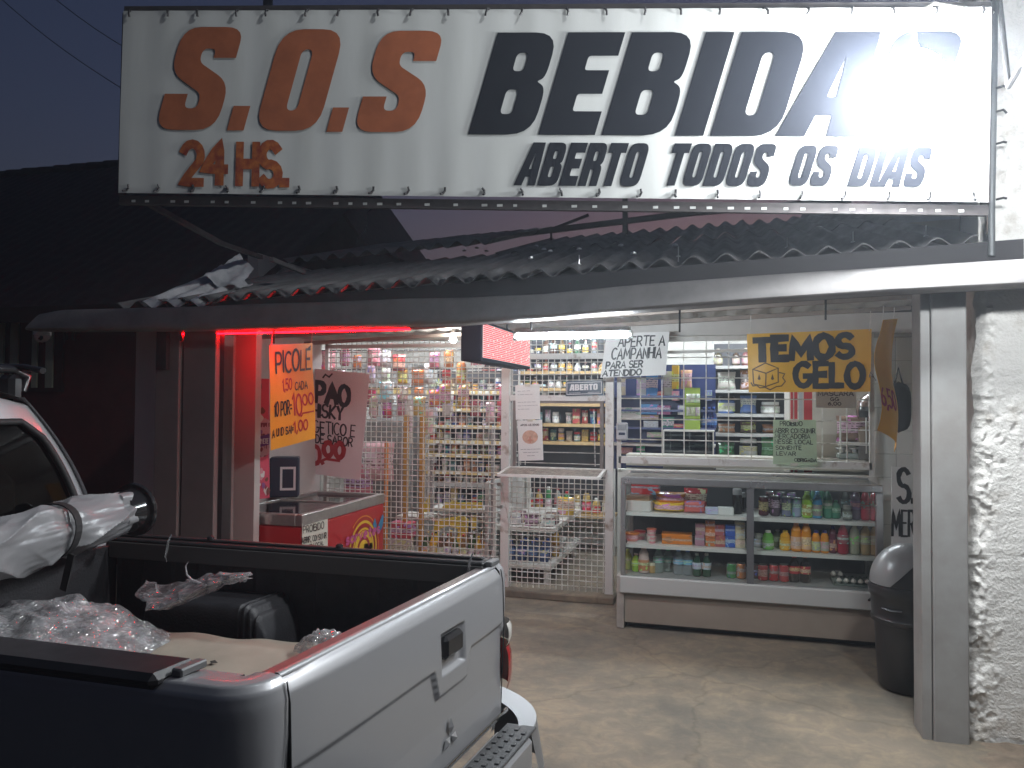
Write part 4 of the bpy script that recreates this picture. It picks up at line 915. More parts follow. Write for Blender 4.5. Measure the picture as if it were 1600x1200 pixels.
for q in ([(1.22, .60), (1.28, .66), (1.34, .72), (1.37, .70), (1.35, .62), (1.28, .56)], [(1.20, .60), (1.15, .66), (1.19, .71), (1.23, .64)]):
    mb = MB(); mb.prism(q, lambda a_, b_, dd: sfn(a_, b_, .006), 0); mb.build('printed_leaf', mat('blue_print', (.03, .22, .42), .35), fz)
c = [onX(472, 818, fx1+.004), onX(512, 808.5, fx1+.004), onX(512, 880, fx1+.004), onX(472, 890, fx1+.004)]
o, f, W, H = sign('freezer_note', 'white handwritten PROIBIDO note stuck on the freezer side', 'notice', c, mat('cream_paper', (.68, .68, .58), .6), 0, 0, nu=3, nv=3, thick=.001)
letters(o, c, f, [('PROIBIDO', 476, 820, 508, 831), ('ABRIR, CONSUMIR', 473, 839, 511, 848), ('NO LOCAL', 482, 850, 506, 856)], BLK, .006)
p = onZ(440, 776, .9); p.z = .9
bx = thing('framed_box', 'dark navy box with a white square frame standing on the freezer', 'box', p)
q = Vector((0, 0, 0)); rz = Matrix.Rotation(R_(28), 3, 'Z')
b = MB(); b.box(p+Vector((0, .05, .17)), (.24, .20, .34), rz, bev=.01); b.build('case', mat('navy_case', (.022, .03, .055), .4), bx)
b = MB()
for dx, dz, sx, sz in ((-.055, .16, .018, .2), (.055, .16, .018, .2), (0, .25, .09, .02), (0, .07, .09, .02)): b.box(p+Vector((0, .05, 0))+rz @ Vector((dx+.03, -.104, dz)), (sx, .008, sz), rz)
b.build('frame', mat('white_print'), bx)

# ================================================================== glass display counter
cx0, cx1, cy0, cy1 = -.775, 1.075, 5.95, 6.56
ct = thing('display_counter', 'long glass fronted display counter full of drinks and snacks', 'counter', ((cx0+cx1)/2, 6.25, 0))
boxpart('plinth', (cx0+.05, cy0+.10, 0), (cx1-.02, cy1, .045), BLACKP, ct)
boxpart('base_panel', (cx0+.03, cy0+.02, .045), (cx1, cy1, .27), mat('brown_base', (.32, .265, .215), .45, var=.12, vscale=4), ct)
boxpart('side_panel', (cx0-.03, cy0, .0), (cx0+.028, cy1, .40), mat('worn_side', (.42, .38, .34), .5, var=.3, vscale=8), ct, .004)
boxpart('front_lip', (cx0-.005, cy0-.02, .272), (cx1+.005, cy0+.02, .402), mat('lip_white', (.46, .46, .445), .35), ct, .008)
boxpart('case_floor', (cx0+.03, cy0+.022, .385), (cx1, cy1, .405), mat('case_floor_grey', (.30, .30, .30), .4), ct)
boxpart('back_panel', (cx0+.03, cy1-.02, .406), (cx1-.03, cy1, 1.10), mat('case_back', (.035, .035, .038), .5), ct)
SHELFM = mat('shelf_enamel', (.66, .65, .62), .4)
xm = onY(1173, 800, cy0).x
for X0, X1 in ((cx0+.035, xm-.012), (xm+.012, cx1-.03)):
    for Z in (.632, .878): boxpart('shelf', (X0, cy0+.05, Z-.022), (X1, cy1-.03, Z+.003), SHELFM, ct)
STEEL = mat('counter_steel', (.45, .45, .46), .28, metal=.8, var=.15, vscale=6)
for X in (cx0, cx1-.05): boxpart('corner_post', (X, cy0-.005, .404), (X+.05 if X > 0 else X+.035, cy0+.03, 1.10), STEEL, ct, .004)
boxpart('centre_post', (xm-.028, cy0+.0, .404), (xm+.022, cy0+.03, 1.10), mat('post_grey', (.11, .11, .115), .35), ct)
for X in (cx0, cx1-.03): boxpart('back_post', (X, cy1-.03, .404), (X+.03, cy1+.002, 1.10), STEEL, ct)
boxpart('front_rail', (cx0, cy0-.008, 1.102), (cx1, cy0+.04, 1.155), STEEL, ct, .006)
boxpart('back_rail', (cx0, cy1-.03, 1.10), (cx1, cy1+.004, 1.155), STEEL, ct, .006)
boxpart('front_glass', (cx0+.036, cy0+.008, .404), (cx1-.05, cy0+.013, 1.10), glassmat('pane_glass', (.95, .97, .96), .04, .02), ct)
boxpart('top_glass', (cx0+.01, cy0+.041, 1.140), (cx1-.01, cy1-.031, 1.147), glassmat('top_pane', (.85, .88, .88), .12, .05), ct)
boxpart('side_glass', (cx0+.008, cy0+.032, .404), (cx0+.013, cy1-.032, 1.10), glassmat('pane_glass'), ct)
boxpart('side_glass', (cx1-.013, cy0+.032, .404), (cx1-.008, cy1-.032, 1.10), glassmat('pane_glass'), ct)

# ================================================================== waste bin
bc = Vector((1.075, 5.22, 0))
wb = thing('waste_bin', 'tall black plastic bin with grey swing lid beside the right pillar', 'bin', bc)
b = MB(); b.lathe([(.150, 0), (.163, .015), (.178, .22), (.187, .40), (.203, .405), (.207, .43), (.200, .44), (.206, .55), (.214, .56), (.222, .60), (.214, .63), (.20, .63)], 40, bc)
b.build('body', mat('bin_black', (.028, .027, .028), .35, var=.2, vscale=10), wb, smooth=40)
ldv = Vector((-.66, .15, .74)).normalized()
dc = bc+Vector((0, 0, .632))
def dome(u, v, e):
    a_ = 2*math.pi*u; ph = math.pi/2*v; return dc+Vector(((.205+e)*math.cos(a_)*math.cos(ph), (.205+e)*math.sin(a_)*math.cos(ph), (.235+e)*math.sin(ph)))
b = MB(); b.grid(lambda u, v: dome(u, v, 0), 48, 16); b.build('hood', mat('bin_black'), wb, smooth=50)
e1 = ldv.cross(Vector((0, 1, 0))).normalized(); e2 = ldv.cross(e1)
def cap_(u, v, e=.007, lim=1.27):
    t_ = lim*v; a_ = 2*math.pi*u; n_ = ldv*math.cos(t_)+(e1*math.cos(a_)+e2*math.sin(a_))*math.sin(t_)
    if n_.z < .01: n_.z = .01; n_.normalize()
    return dc+Vector((n_.x*(.205+e), n_.y*(.205+e), n_.z*(.235+e)))
b = MB(); b.grid(lambda u, v: cap_(u, v), 64, 20); b.grid(lambda u, v: cap_(u, 1, .007-.006*v), 64, 1); b.build('swing_flap', mat('bin_grey', (.25, .255, .255), .28), wb, smooth=50)
for a_ in (150, 235, 320):
    b = MB(); q = bc+Vector((.205*math.cos(R_(a_)), .205*math.sin(R_(a_)), .50)); b.tube([q+Vector((.06*math.sin(R_(a_)), -.06*math.cos(R_(a_)), .0)), q+Vector((.012*math.cos(R_(a_)), .012*math.sin(R_(a_)), -.004)), q+Vector((-.06*math.sin(R_(a_)), .06*math.cos(R_(a_)), .0))], .008, 6); b.build('grip', mat('bin_black'), wb, smooth=50)
# ================================================================== goods: shared shapes, one object per article
MP, MT, MC = printmat('printed_pack', .38), printmat('printed_label', .5), printmat('plain_plastic', .3, pattern=False)
ML = printmat('drink_plastic', .10, pattern=False, coat=.4); MF = printmat('foil_pack', .28, coat=.5); MCAN = printmat('can_print', .25, metal=.3)
MCL = printmat('clear_plastic', .08, pattern=False, coat=.5); MCL.node_tree.nodes['Principled BSDF'].inputs['Alpha'].default_value = .42
def mesh_of(fn, mats, smooth=40):
    b = MB(); fn(b); o = b.build('tmp', mats, smooth=smooth); me = o.data; bpy.data.objects.remove(o); return me
def lt(prof, n=12): return lambda b: b.lathe(prof, n)
def bagshape(b):
    def P(u, v, s):
        x = u-.5; e = (1-(2*x)**4)*(1-(2*v-1)**6); cr = .05*noise.noise(Vector((u*5, v*6, s*3)))
        return Vector((x*(1-.10*(1-abs(2*v-1))), s*(.36*e**.6+cr*e), v))
    b.grid(lambda u, v: P(u, v, -1), 6, 8); b.grid(lambda u, v: P(1-u, v, 1), 6, 8)
SH = {
 'pet': (mesh_of(lt([(.40, 0), (.5, .04), (.5, .30), (.46, .35), (.5, .40), (.5, .60), (.38, .77), (.19, .88), (.17, .925)]), ML), mesh_of(lt([(.21, .915), (.21, .99), (.18, 1)], 10), MC), mesh_of(lt([(.508, .33), (.512, .34), (.512, .60), (.508, .61)]), MT)),
 'pack_bottle': (mesh_of(lt([(.42, 0), (.5, .04), (.5, .55), (.44, .66), (.46, .72), (.30, .86), (.2, .9)]), ML), mesh_of(lt([(.24, .88), (.24, .99), (.2, 1)], 10), MC), mesh_of(lt([(.506, .10), (.51, .11), (.51, .50), (.506, .51)]), MT)),
 'glass': (mesh_of(lt([(.46, 0), (.5, .03), (.5, .52), (.43, .63), (.2, .76), (.16, .94)], 10), ML), mesh_of(lt([(.19, .93), (.19, .995), (.16, 1)], 8), MC), mesh_of(lt([(.507, .14), (.51, .15), (.51, .45), (.507, .46)], 10), MT)),
 'can': (mesh_of(lt([(.40, 0), (.5, .05), (.5, .90), (.43, .97)], 14), MCAN), mesh_of(lt([(.44, .965), (.44, 1.0), (.40, 1.0), (.38, .985), (0, .985)], 14), mat('can_lid', (.7, .7, .7), .25, metal=.9)), None),
 'jar': (mesh_of(lt([(.46, 0), (.5, .04), (.5, .70), (.42, .78)], 12), ML), mesh_of(lt([(.46, .76), (.46, .98), (.42, 1)], 12), MC), mesh_of(lt([(.506, .12), (.51, .13), (.51, .60), (.506, .61)], 12), MT)),
 'tub': (mesh_of(lt([(.40, 0), (.48, .85)], 14), MP), mesh_of(lt([(.52, .84), (.52, .97), (.48, 1)], 14), MC), None),
 'box': (mesh_of(lambda b: b.box((0, 0, .5), (1, 1, 1), bev=.025), MP, None), None, None),
 'plainbox': (mesh_of(lambda b: b.box((0, 0, .5), (1, 1, 1), bev=.025), MC, None), None, None),
 'bag': (mesh_of(bagshape, MF, 60), None, None),
 'clear': (mesh_of(lt([(.40, 0), (.5, .04), (.5, .30), (.46, .35), (.5, .40), (.5, .60), (.38, .77), (.19, .88), (.17, .925)]), MCL), mesh_of(lt([(.21, .915), (.21, .99), (.18, 1)], 10), MC), mesh_of(lt([(.508, .42), (.512, .43), (.512, .60), (.508, .61)]), MT)),
}
GOODS = []
NAME = {'pet': 'bottle', 'pack_bottle': 'bottle', 'glass': 'bottle', 'can': 'can', 'jar': 'jar', 'tub': 'tub', 'box': 'box', 'plainbox': 'box', 'bag': 'bag', 'clear': 'bottle'}
def put(kind, desc, place, X, Y, z, w, h, col, cap=None, lab=None, dep=None, name=None, rz=0.0, cat=None, group=None):
    body, capm, labm = SH[kind]; nm = name or NAME[kind]
    o = bpy.data.objects.new(nm, body); COL.objects.link(o); o.location = (X, Y, z+.002); o.scale = (w, dep or w, h); o.rotation_euler = (0, 0, rz+random.uniform(-.12, .12)); o.color = (*col, 1)
    if capm:
        c = bpy.data.objects.new('cap' if kind not in ('can',) else 'can_lid', capm); COL.objects.link(c); c.parent = o; c.color = (*(cap or (.6, .6, .6)), 1)
    if labm and lab:
        c = bpy.data.objects.new('label', labm); COL.objects.link(c); c.parent = o; c.color = (*lab, 1)
    o['category'] = cat or nm.split('_')[-1]; o['group'] = group or place
    GOODS.append((o, desc, place, X, Y)); return o
def pxput(kind, desc, place, px, ytop, pw, z, Y, col, **k):
    t = onY(px, ytop, Y); Z = (t-CAM).dot(AF); return put(kind, desc, place, t.x, Y, z, pw*Z/FPX*1.0, max(.02, t.z-z), col, **k)
def finish_labels():
    by = {}
    for g_ in GOODS: by.setdefault((g_[1], g_[2]), []).append(g_)
    for (desc, place), l in by.items():
        l.sort(key=lambda g_: g_[3])
        for i, g_ in enumerate(l):
            g_[0]['label'] = f'{desc} {place}' if len(l) == 1 else (f'{ORD[i]} {desc} {place}' if i < 20 and len((desc+place).split()) > 11 else f'{ORD[i]} {desc} from the left {place}' if i < 20 else f'{desc} {place}')
W_, K_, RD, GR, BL_, OR, YE, PU, PK, BR_, NV, LI, TEAL, CR = (.70, .70, .67), (.02, .02, .022), (.50, .02, .025), (.03, .25, .06), (.03, .10, .45), (.65, .20, .02), (.72, .45, .03), (.16, .05, .16), (.65, .25, .28), (.16, .08, .04), (.02, .03, .10), (.28, .55, .03), (.05, .25, .25), (.60, .52, .36)
# ---- glass counter, six half shelves
A_ = 'on the upper left counter shelf'; Yc = 6.16; z1, z2, z3 = .881, .635, .405
pxput('plainbox', 'open white tray with brown flaps', A_, 1000, 781, 42, z1, Yc, (.55, .53, .5), dep=.2, name='tray_box')
pxput('plainbox', 'kraft brown carton inside the white tray', A_, 1000, 773, 36, z1+.075, Yc+.02, (.34, .22, .12), dep=.16, name='carton')
pxput('box', 'red biscuit box standing on the brown carton', A_, 1009, 754, 42, z1+.115, Yc+.10, RD, dep=.12, name='biscuit_box')
pxput('bag', 'yellow snack pack', A_, 1045, 783, 50, z1, Yc-.02, YE, dep=.22, name='snack_pack'); pxput('bag', 'orange snack pack lying on the yellow one', A_, 1048, 769, 48, z1+.062, Yc, OR, dep=.22, name='snack_pack')
pxput('bag', 'red and white biscuit bag', A_, 1085, 782, 32, z1, Yc-.05, (.55, .12, .10), dep=.1, name='biscuit_bag'); pxput('bag', 'dark red chocolate bag behind the biscuit bag', A_, 1087, 763, 36, z1, Yc+.08, (.35, .01, .02), dep=.1, name='chocolate_bag')
pxput('box', 'flat white and blue sweet box', A_, 1112, 793, 19, z1, Yc-.05, (.45, .5, .6), dep=.08, name='sweet_box'); pxput('plainbox', 'flat plain white box', A_, 1134, 793, 23, z1, Yc-.05, W_, dep=.1)
for px, yt in ((1152, 764), (1158, 770)): pxput('jar', 'black canister with shiny lid', A_, px, yt, 15, z1, Yc+.02+(px-1152)*.02, K_, cap=(.35, .35, .36), name='canister')
A_ = 'on the middle left counter shelf'
pxput('tub', 'pink tub lying low', A_, 988, 832, 22, z2, Yc, (.62, .25, .2), cap=OR, name='sweet_tub'); pxput('tub', 'pink tub at the shelf end', A_, 1000, 829, 18, z2, Yc+.08, PK, cap=RD, name='sweet_tub')
o = pxput('tub', 'lower pink tub of the pair with red lid', A_, 1018, 837, 15, z2, Yc-.06, PK, cap=(.6, .5, .48), name='sweet_tub'); h0 = o.scale.z
put('tub', 'upper pink tub of the pair with red lid', A_, o.location.x, Yc-.06, z2+h0+.002, o.scale.x, h0*.95, PK, cap=(.55, .12, .06), name='sweet_tub')
pxput('box', 'long orange and blue wafer box', A_, 1058, 833, 46, z2, Yc, OR, dep=.14, name='wafer_box'); 
for px, n, col, ds in ((1094, 2, (.40, .20, .26), 'mauve'), (1109.5, 3, (.55, .16, .04), 'orange red'), (1125, 2, (.40, .10, .10), 'dark red'), (1141, 2, (.04, .10, .42), 'blue'), (1156, 3, CR, 'cream')):
    ht = {2: .082, 3: .062}[n]
    for k in range(n): pxput('box', f'{ds} juice carton {"bottom" if k == 0 else ("middle" if k < n-1 else "top")} of its stack', A_, px, 800, 14.5, z2+k*(ht+.002), Yc-.05, col, dep=.06, name='juice_carton').scale.z = ht
A_ = 'on the bottom left counter shelf'
pxput('pet', 'pale yellow green bottle', A_, 981, 858, 13, z3, Yc, (.40, .45, .12), cap=(.4, .5, .1), lab=(.4, .45, .15)); pxput('pet', 'lime green soda bottle', A_, 994, 865, 14, z3, Yc-.05, (.22, .42, .03), cap=W_, lab=(.4, .6, .1))
pxput('pack_bottle', 'white milk drink bottle with brown swirl', A_, 1006, 854, 17, z3, Yc-.08, (.55, .42, .38), cap=(.5, .3, .28), lab=(.5, .2, .08)); pxput('jar', 'small amber jar', A_, 1019, 880, 11, z3, Yc-.06, (.5, .32, .12), cap=(.6, .55, .4))
for px, yt in ((1029, 856), (1044, 857)): pxput('clear', 'clear water bottle with green cap', A_, px, yt, 17, z3, Yc-.04+(px > 1030)*.06, (.40, .50, .45), cap=(.05, .40, .18), lab=(.2, .45, .35))
for px, yt in ((1060, 858), (1074.5, 859)): pxput('clear', 'clear water bottle with blue cap', A_, px, yt, 16, z3, Yc-.06, (.42, .48, .5), cap=(.03, .12, .50), lab=(.15, .42, .60))
for px in (1089, 1104): pxput('pet', 'dark green bottle with white cap', A_, px, 865, 14, z3, Yc-.08, (.01, .06, .03), cap=W_, lab=(.5, .58, .66))
pxput('can', 'green soda can', A_, 1143, 880, 15, z3, Yc-.06, (.06, .30, .08)); pxput('can', 'orange topped soda can', A_, 1158, 880, 15, z3, Yc-.06, (.55, .2, .06))
A_ = 'on the upper right counter shelf'
for px, yt, c_, d_ in ((1193, 776, (.10, .02, .03), 'dark red can'), (1211, 775, (.10, .07, .09), 'dark grey can'), (1229, 776, (.20, .21, .32), 'grey blue can'), (1245, 778, (.32, .36, .50), 'pale blue can')): pxput('can', d_, A_, px, yt, 15, z1, Yc-.02, c_); 
for px, yt, c_ in ((1203, 768, (.08, .05, .06)), (1220, 769, (.08, .1, .12)), (1237, 770, (.2, .2, .28))): pxput('can', 'shiny can of the row behind', A_, px, yt, 14, z1, Yc+.12, c_)
pxput('pack_bottle', 'lime green tall can bottle', A_, 1261, 768, 16, z1, Yc-.04, (.30, .55, .04), cap=(.3, .5, .1), lab=(.32, .25, .05)); pxput('pack_bottle', 'sky blue bottle with orange print', A_, 1277, 768, 15, z1, Yc-.04, (.06, .25, .45), cap=(.1, .3, .5), lab=(.25, .2, .2))
for px, yt, w_ in ((1293, 763, 14), (1306, 782, 14), (1270, 762, 12), (1284, 760, 12)): pxput('pet', 'green glass drink bottle', A_, px, yt, w_, z1, Yc-.02+(0 if w_ > 12 else .14), (.06, .20, .13), cap=(.1, .3, .2), lab=(.15, .28, .18))
pxput('pet', 'tall dark bottle', A_, 1322, 762, 15, z1, Yc+.05, (.07, .08, .075), cap=(.3, .3, .3), lab=(.12, .12, .11)); pxput('jar', 'low dark jar', A_, 1324, 790, 14, z1, Yc-.08, (.10, .11, .10), cap=(.2, .2, .18), lab=(.18, .19, .15))
pxput('pet', 'purple grape drink bottle', A_, 1337, 763, 15, z1, Yc-.03, (.13, .09, .15), cap=(.4, .38, .42), lab=(.2, .12, .25))
for px in (1352, 1366): pxput('pet', 'bright red soda bottle', A_, px, 762, 14, z1, Yc-.04, (.52, .04, .07), cap=(.6, .1, .12), lab=(.55, .1, .12))
A_ = 'on the middle right counter shelf'
pxput('jar', 'dull grey jar', A_, 1185, 834, 14, z2, Yc, (.18, .19, .17), cap=(.35, .36, .33), lab=(.3, .3, .28)); pxput('pack_bottle', 'bright green drink bottle', A_, 1200, 829, 18, z2, Yc-.06, (.16, .45, .08), cap=W_, lab=(.2, .48, .12)); pxput('pet', 'pale green bottle behind', A_, 1215, 828, 14, z2, Yc+.06, (.25, .30, .14), cap=W_, lab=(.4, .45, .3))
pxput('pack_bottle', 'short yellow orange juice bottle', A_, 1227, 829, 17, z2, Yc-.06, (.72, .36, .02), cap=(.7, .45, .05), lab=(.7, .4, .04))
for px in (1244, 1259.5): pxput('pack_bottle', 'tall orange juice bottle', A_, px, 816, 16, z2, Yc-.08, (.72, .27, .015), cap=(.65, .22, .02), lab=(.7, .45, .3))
for px in (1275, 1288.5): pxput('pack_bottle', 'small orange juice bottle with blue cap', A_, px, 829, 13.5, z2, Yc-.08, (.68, .26, .02), cap=(.03, .05, .25), lab=(.4, .45, .35))
pxput('pack_bottle', 'dark purple juice bottle with blue cap', A_, 1301, 822, 13, z2, Yc-.07, (.10, .02, .04), cap=(.03, .05, .25), lab=(.15, .03, .06)); pxput('pet', 'deep red soda bottle with red cap', A_, 1317, 816, 17, z2, Yc-.08, (.32, .02, .04), cap=(.5, .06, .06), lab=(.3, .08, .1))
for px, c_ in ((1335, (.38, .38, .28)), (1352, (.46, .33, .17)), (1367, (.46, .30, .16))): pxput('pet', 'pale peach soda bottle with red cap', A_, px, 817, 16, z2, Yc-.07, c_, cap=(.5, .14, .12), lab=(.42, .36, .28))
A_ = 'on the bottom right counter shelf'
pxput('can', 'dark cola can', A_, 1180, 882, 13, z3, Yc-.02, (.06, .03, .03))
for px in (1192, 1209, 1225): pxput('can', 'red cola can', A_, px, 882, 15, z3, Yc-.07, (.50, .025, .03))
for px in (1241, 1258): pxput('pet', 'black cola bottle with red label', A_, px, 868, 16, z3, Yc-.06, (.018, .008, .008), cap=(.5, .03, .03), lab=(.5, .03, .04))
et = thing('egg_tray', 'grey cardboard egg tray on the bottom right counter shelf', 'egg tray', onY(1330, 905, 6.14)); e0 = onY(1330, 905, 6.14); ez = z3+.003
b = MB(); b.grid(lambda u, v: Vector((e0.x-.13+.26*u, 6.06+.22*v, ez+.022+.012*math.cos(u*10*math.pi)*math.cos(v*8*math.pi))), 40, 32); b.box((e0.x, 6.17, ez+.006), (.26, .22, .012)); b.build('tray', mat('egg_card', (.16, .19, .17), .8), et, smooth=60)
eg = mesh_of(lt([(0, 0), (.5, .12), (.74, .4), (.7, .7), (.45, 1.1), (0, 1.35)], 10), mat('egg_shell', (.68, .62, .56), .4), 80)
for j, (y_, zz) in enumerate(((6.08, .02), (6.16, .05))):
    for i in range(5 if j == 0 else 2):
        o = bpy.data.objects.new('egg', eg); COL.objects.link(o); o.location = (e0.x-.09+.048*i+(0 if j == 0 else -.03), y_, ez+zz); o.scale = (.026,)*3; o['category'] = 'egg'; o['group'] = 'eggs in the counter'; GOODS.append((o, 'white egg in the ' + ('front row' if j == 0 else 'upper row'), 'of the grey egg tray', o.location.x, 0))

# ================================================================== shelves inside the shop
def shelving(name, label, x0, x1, y0, y1, zs, m, th=.025, up=None, back=None):
    t = thing(name, label, 'shelf', ((x0+x1)/2, (y0+y1)/2, 0))
    for z in zs: boxpart('shelf_board', (x0+.02, y0, z-th), (x1-.02, y1, z), m, t)
    for X in (x0, x1-.018):
        for Y in (y0+.001, y1-.02): boxpart('upright', (X, Y, 0), (X+.018, Y+.018, max(zs)+.25), up or m, t)
    if back: boxpart('back_sheet', (x0, y1+.001, min(zs)), (x1, y1+.012, max(zs)+.25), back, t)
    return t
rg = random.Random(11)
WOODS = mat('shelf_pine', (.50, .34, .16), .55, var=.2, vscale=8); YRAIL = mat('price_rail_yellow', (.66, .48, .20), .4); TAGM = mat('price_tag', (.74, .73, .66), .5); DBACK = mat('shelf_back_dark', (.05, .05, .055), .6); GREYS = mat('grey_shelf', (.46, .45, .43), .45)
def row(kinds, desc, place, x0, x1, y, z, hh, cols, wd, gap=1.05, capc=None, labc=None, dep=None):
    x = x0+wd/2
    while x+wd/2 <= x1:
        k = rg.choice(kinds); c_ = rg.choice(cols); cn, cc = c_; gm = sum(cc)/3; mu = rg.uniform(.55, 1.05); cc = tuple((v*.72+gm*.28)*mu for v in cc)
        if rg.random() < .05: x += wd*.7; continue
        put(k, f'{cn} {desc}', place, x, y+rg.uniform(-.015, .015), z, wd*rg.uniform(.82, .96), hh*rg.choice((.62, .78, .9, 1, 1))*rg.uniform(.9, 1), cc, cap=rg.choice(capc or [W_, K_, RD]), lab=rg.choice(labc or [W_, RD, YE]), dep=dep); x += wd*gap
# left: wide unit with yellow price rails, right behind the mesh
YL = 8.35; xl0, xl1 = onY(664, 700, YL).x, onY(800, 700, YL).x
zs = [onY(730, y, YL).z for y in (790, 757, 738, 711, 690, 666, 640, 612)]
sh = shelving('goods_shelf', 'tall shelf with yellow price rails crowded with small packs behind the mesh', xl0, xl1, YL, YL+.34, zs, GREYS, back=DBACK)
CL = [('blue', (.04, .12, .40)), ('red', RD), ('white', W_), ('yellow', YE), ('teal', TEAL), ('grey', (.30, .32, .32)), ('brown', BR_), ('orange', OR), ('pale green', (.4, .52, .42))]
LEV = ['lowest', 'second', 'third', 'fourth', 'fifth', 'sixth', 'seventh', 'top']
for i, z in enumerate(zs):
    boxpart('price_rail', (xl0+.02, YL-.012, z-.03), (xl1-.02, YL-.001, z+.012), YRAIL if i > 1 else GREYS, sh)
    x = xl0+.05
    while x < xl1-.06 and i > 1:
        if rg.random() < .8: boxpart('price_tag', (x, YL-.016, z-.026), (x+.05, YL-.0125, z+.008), TAGM, sh)
        x += .085
    top = zs[i+1] if i+1 < len(zs) else z+.2
    row(['box', 'jar', 'tub', 'box', 'can'], 'pack', f'on the {LEV[i]} price rail board', xl0+.03, xl1-.03, YL+.09, z, (top-z-.03)*.92, CL, .082, 1.1, dep=.08)
# left: hanging snack bags on cords
PKC = [('pink', (.62, .22, .25)), ('red', (.55, .05, .06)), ('orange', (.68, .22, .06)), ('dark red', (.30, .03, .05)), ('pale pink', (.66, .42, .42)), ('white', (.62, .58, .56)), ('gold', (.55, .33, .08))]
hb = thing('snack_rack', 'wire rack of hanging snack bags in the upper left of the shop', 'rack', (-3.4, 7.75, 1.5))
HANG = []
for j, y in enumerate((560, 590, 618, 640)):
    for i, px in enumerate(range(490, 800, 23)):
        if rg.random() < (.92 if px < 700 else .6):
            p = onY(px+rg.uniform(-5, 5), y+rg.uniform(-6, 6), 7.75+rg.uniform(-.15, .25)); c_ = rg.choice(PKC)
            o = put('bag', f'{c_[0]} snack bag', f'in hanging row {["one", "two", "three", "four"][j]} of the rack', p.x, p.y, p.z-.1, rg.uniform(.10, .16), rg.uniform(.17, .25), c_[1], dep=.12, name='snack_bag', rz=rg.uniform(-.5, .5)); HANG.append(p)
for y in (548, 578, 606, 630):
    b = MB(); b.tube([onY(480, y, 7.8), onY(800, y-2, 7.8)], .006, 6); b.build('rack_bar', DARKST, hb)
for px in (500, 800):
    b = MB(); b.tube([onY(px, 540, 7.81), onY(px, 800, 7.81)], .012, 6); b.build('upright', GREYS, hb)
for px, y0, y1, c_ in ((640, 625, 692, 'white'), (672, 640, 680, 'pink')):
    p = onY(px-2, y1, 7.3); put('bag', f'long thin {c_} strip bag', 'hanging by the gold posts', p.x, 7.3, p.z, .09, onY(px, y0, 7.3).z-p.z, W_ if c_ == 'white' else (.66, .4, .4), dep=.06, name='strip_bag')
# gold posts, big pink bags
GOLD = mat('gold_post', (.55, .29, .05), .4, var=.2, vscale=4)
for px, y0, y1, ds in ((635, 648, 830, 'left'), (660, 648, 830, 'right')):
    a_ = onY(px, y0, 7.25); c_ = onY(px, y1, 7.25); b = MB(); b.box((a_.x, 7.25, a_.z/2), (.05, .03, a_.z), bev=.006)
    tag(b.build('display_post', GOLD), f'golden display post behind the mesh, the {ds} of two', 'post', 'golden display posts')
b = MB(); a_ = onY(604, 690, 6.95); b.box((a_.x, 6.95, a_.z/2), (.035, .03, a_.z), bev=.004); tag(b.build('orange_post', mat('orange_post', (.60, .20, .02), .4)), 'thin orange post just right of the chest freezer', 'post')
for px, y0, y1, w_, ds, c_ in ((590, 690, 752, 58, 'large pale pink sack', (.62, .36, .38)), (560, 725, 790, 60, 'deep pink sack', (.50, .14, .18))):
    p = onY(px, y1, 7.2); put('bag', ds, 'hanging behind the mesh above the freezer', p.x, 7.2, p.z, w_*7.4/FPX, onY(px, y0, 7.2).z-p.z, c_, dep=.3, name='sack')
fr = thing('glass_cooler', 'cooler with yellow top frame and white panels painted as reflection behind the pink banner', 'cooler', onY(595, 640, 8.7))
a_, c_ = onY(548, 606, 8.7), onY(640, 840, 8.7)
boxpart('cabinet', (a_.x, 8.7, 0), (c_.x, 9.1, a_.z+.3), mat('cooler_grey', (.36, .35, .34), .5), fr, .01); boxpart('top_band', (a_.x, 8.68, onY(590, 615, 8.7).z), (c_.x, 8.699, a_.z), YRAIL, fr)
boxpart('reflection_panel', (onY(573, 700, 8.68).x, 8.685, onY(573, 655, 8.68).z), (onY(587, 700, 8.68).x, 8.698, onY(573, 617, 8.68).z), mat('cooler_white', (.8, .8, .78), .3), fr); boxpart('reflection_panel', (onY(604, 700, 8.68).x, 8.685, onY(604, 632, 8.68).z), (onY(629, 700, 8.68).x, 8.698, onY(604, 617, 8.68).z), mat('cooler_white'), fr)  # white colour stands in for a bright reflection
boxpart('door', (a_.x+.06, 8.69, .2), (c_.x-.06, 8.699, onY(590, 660, 8.7).z), mat('cooler_door', (.16, .14, .13), .3), fr)
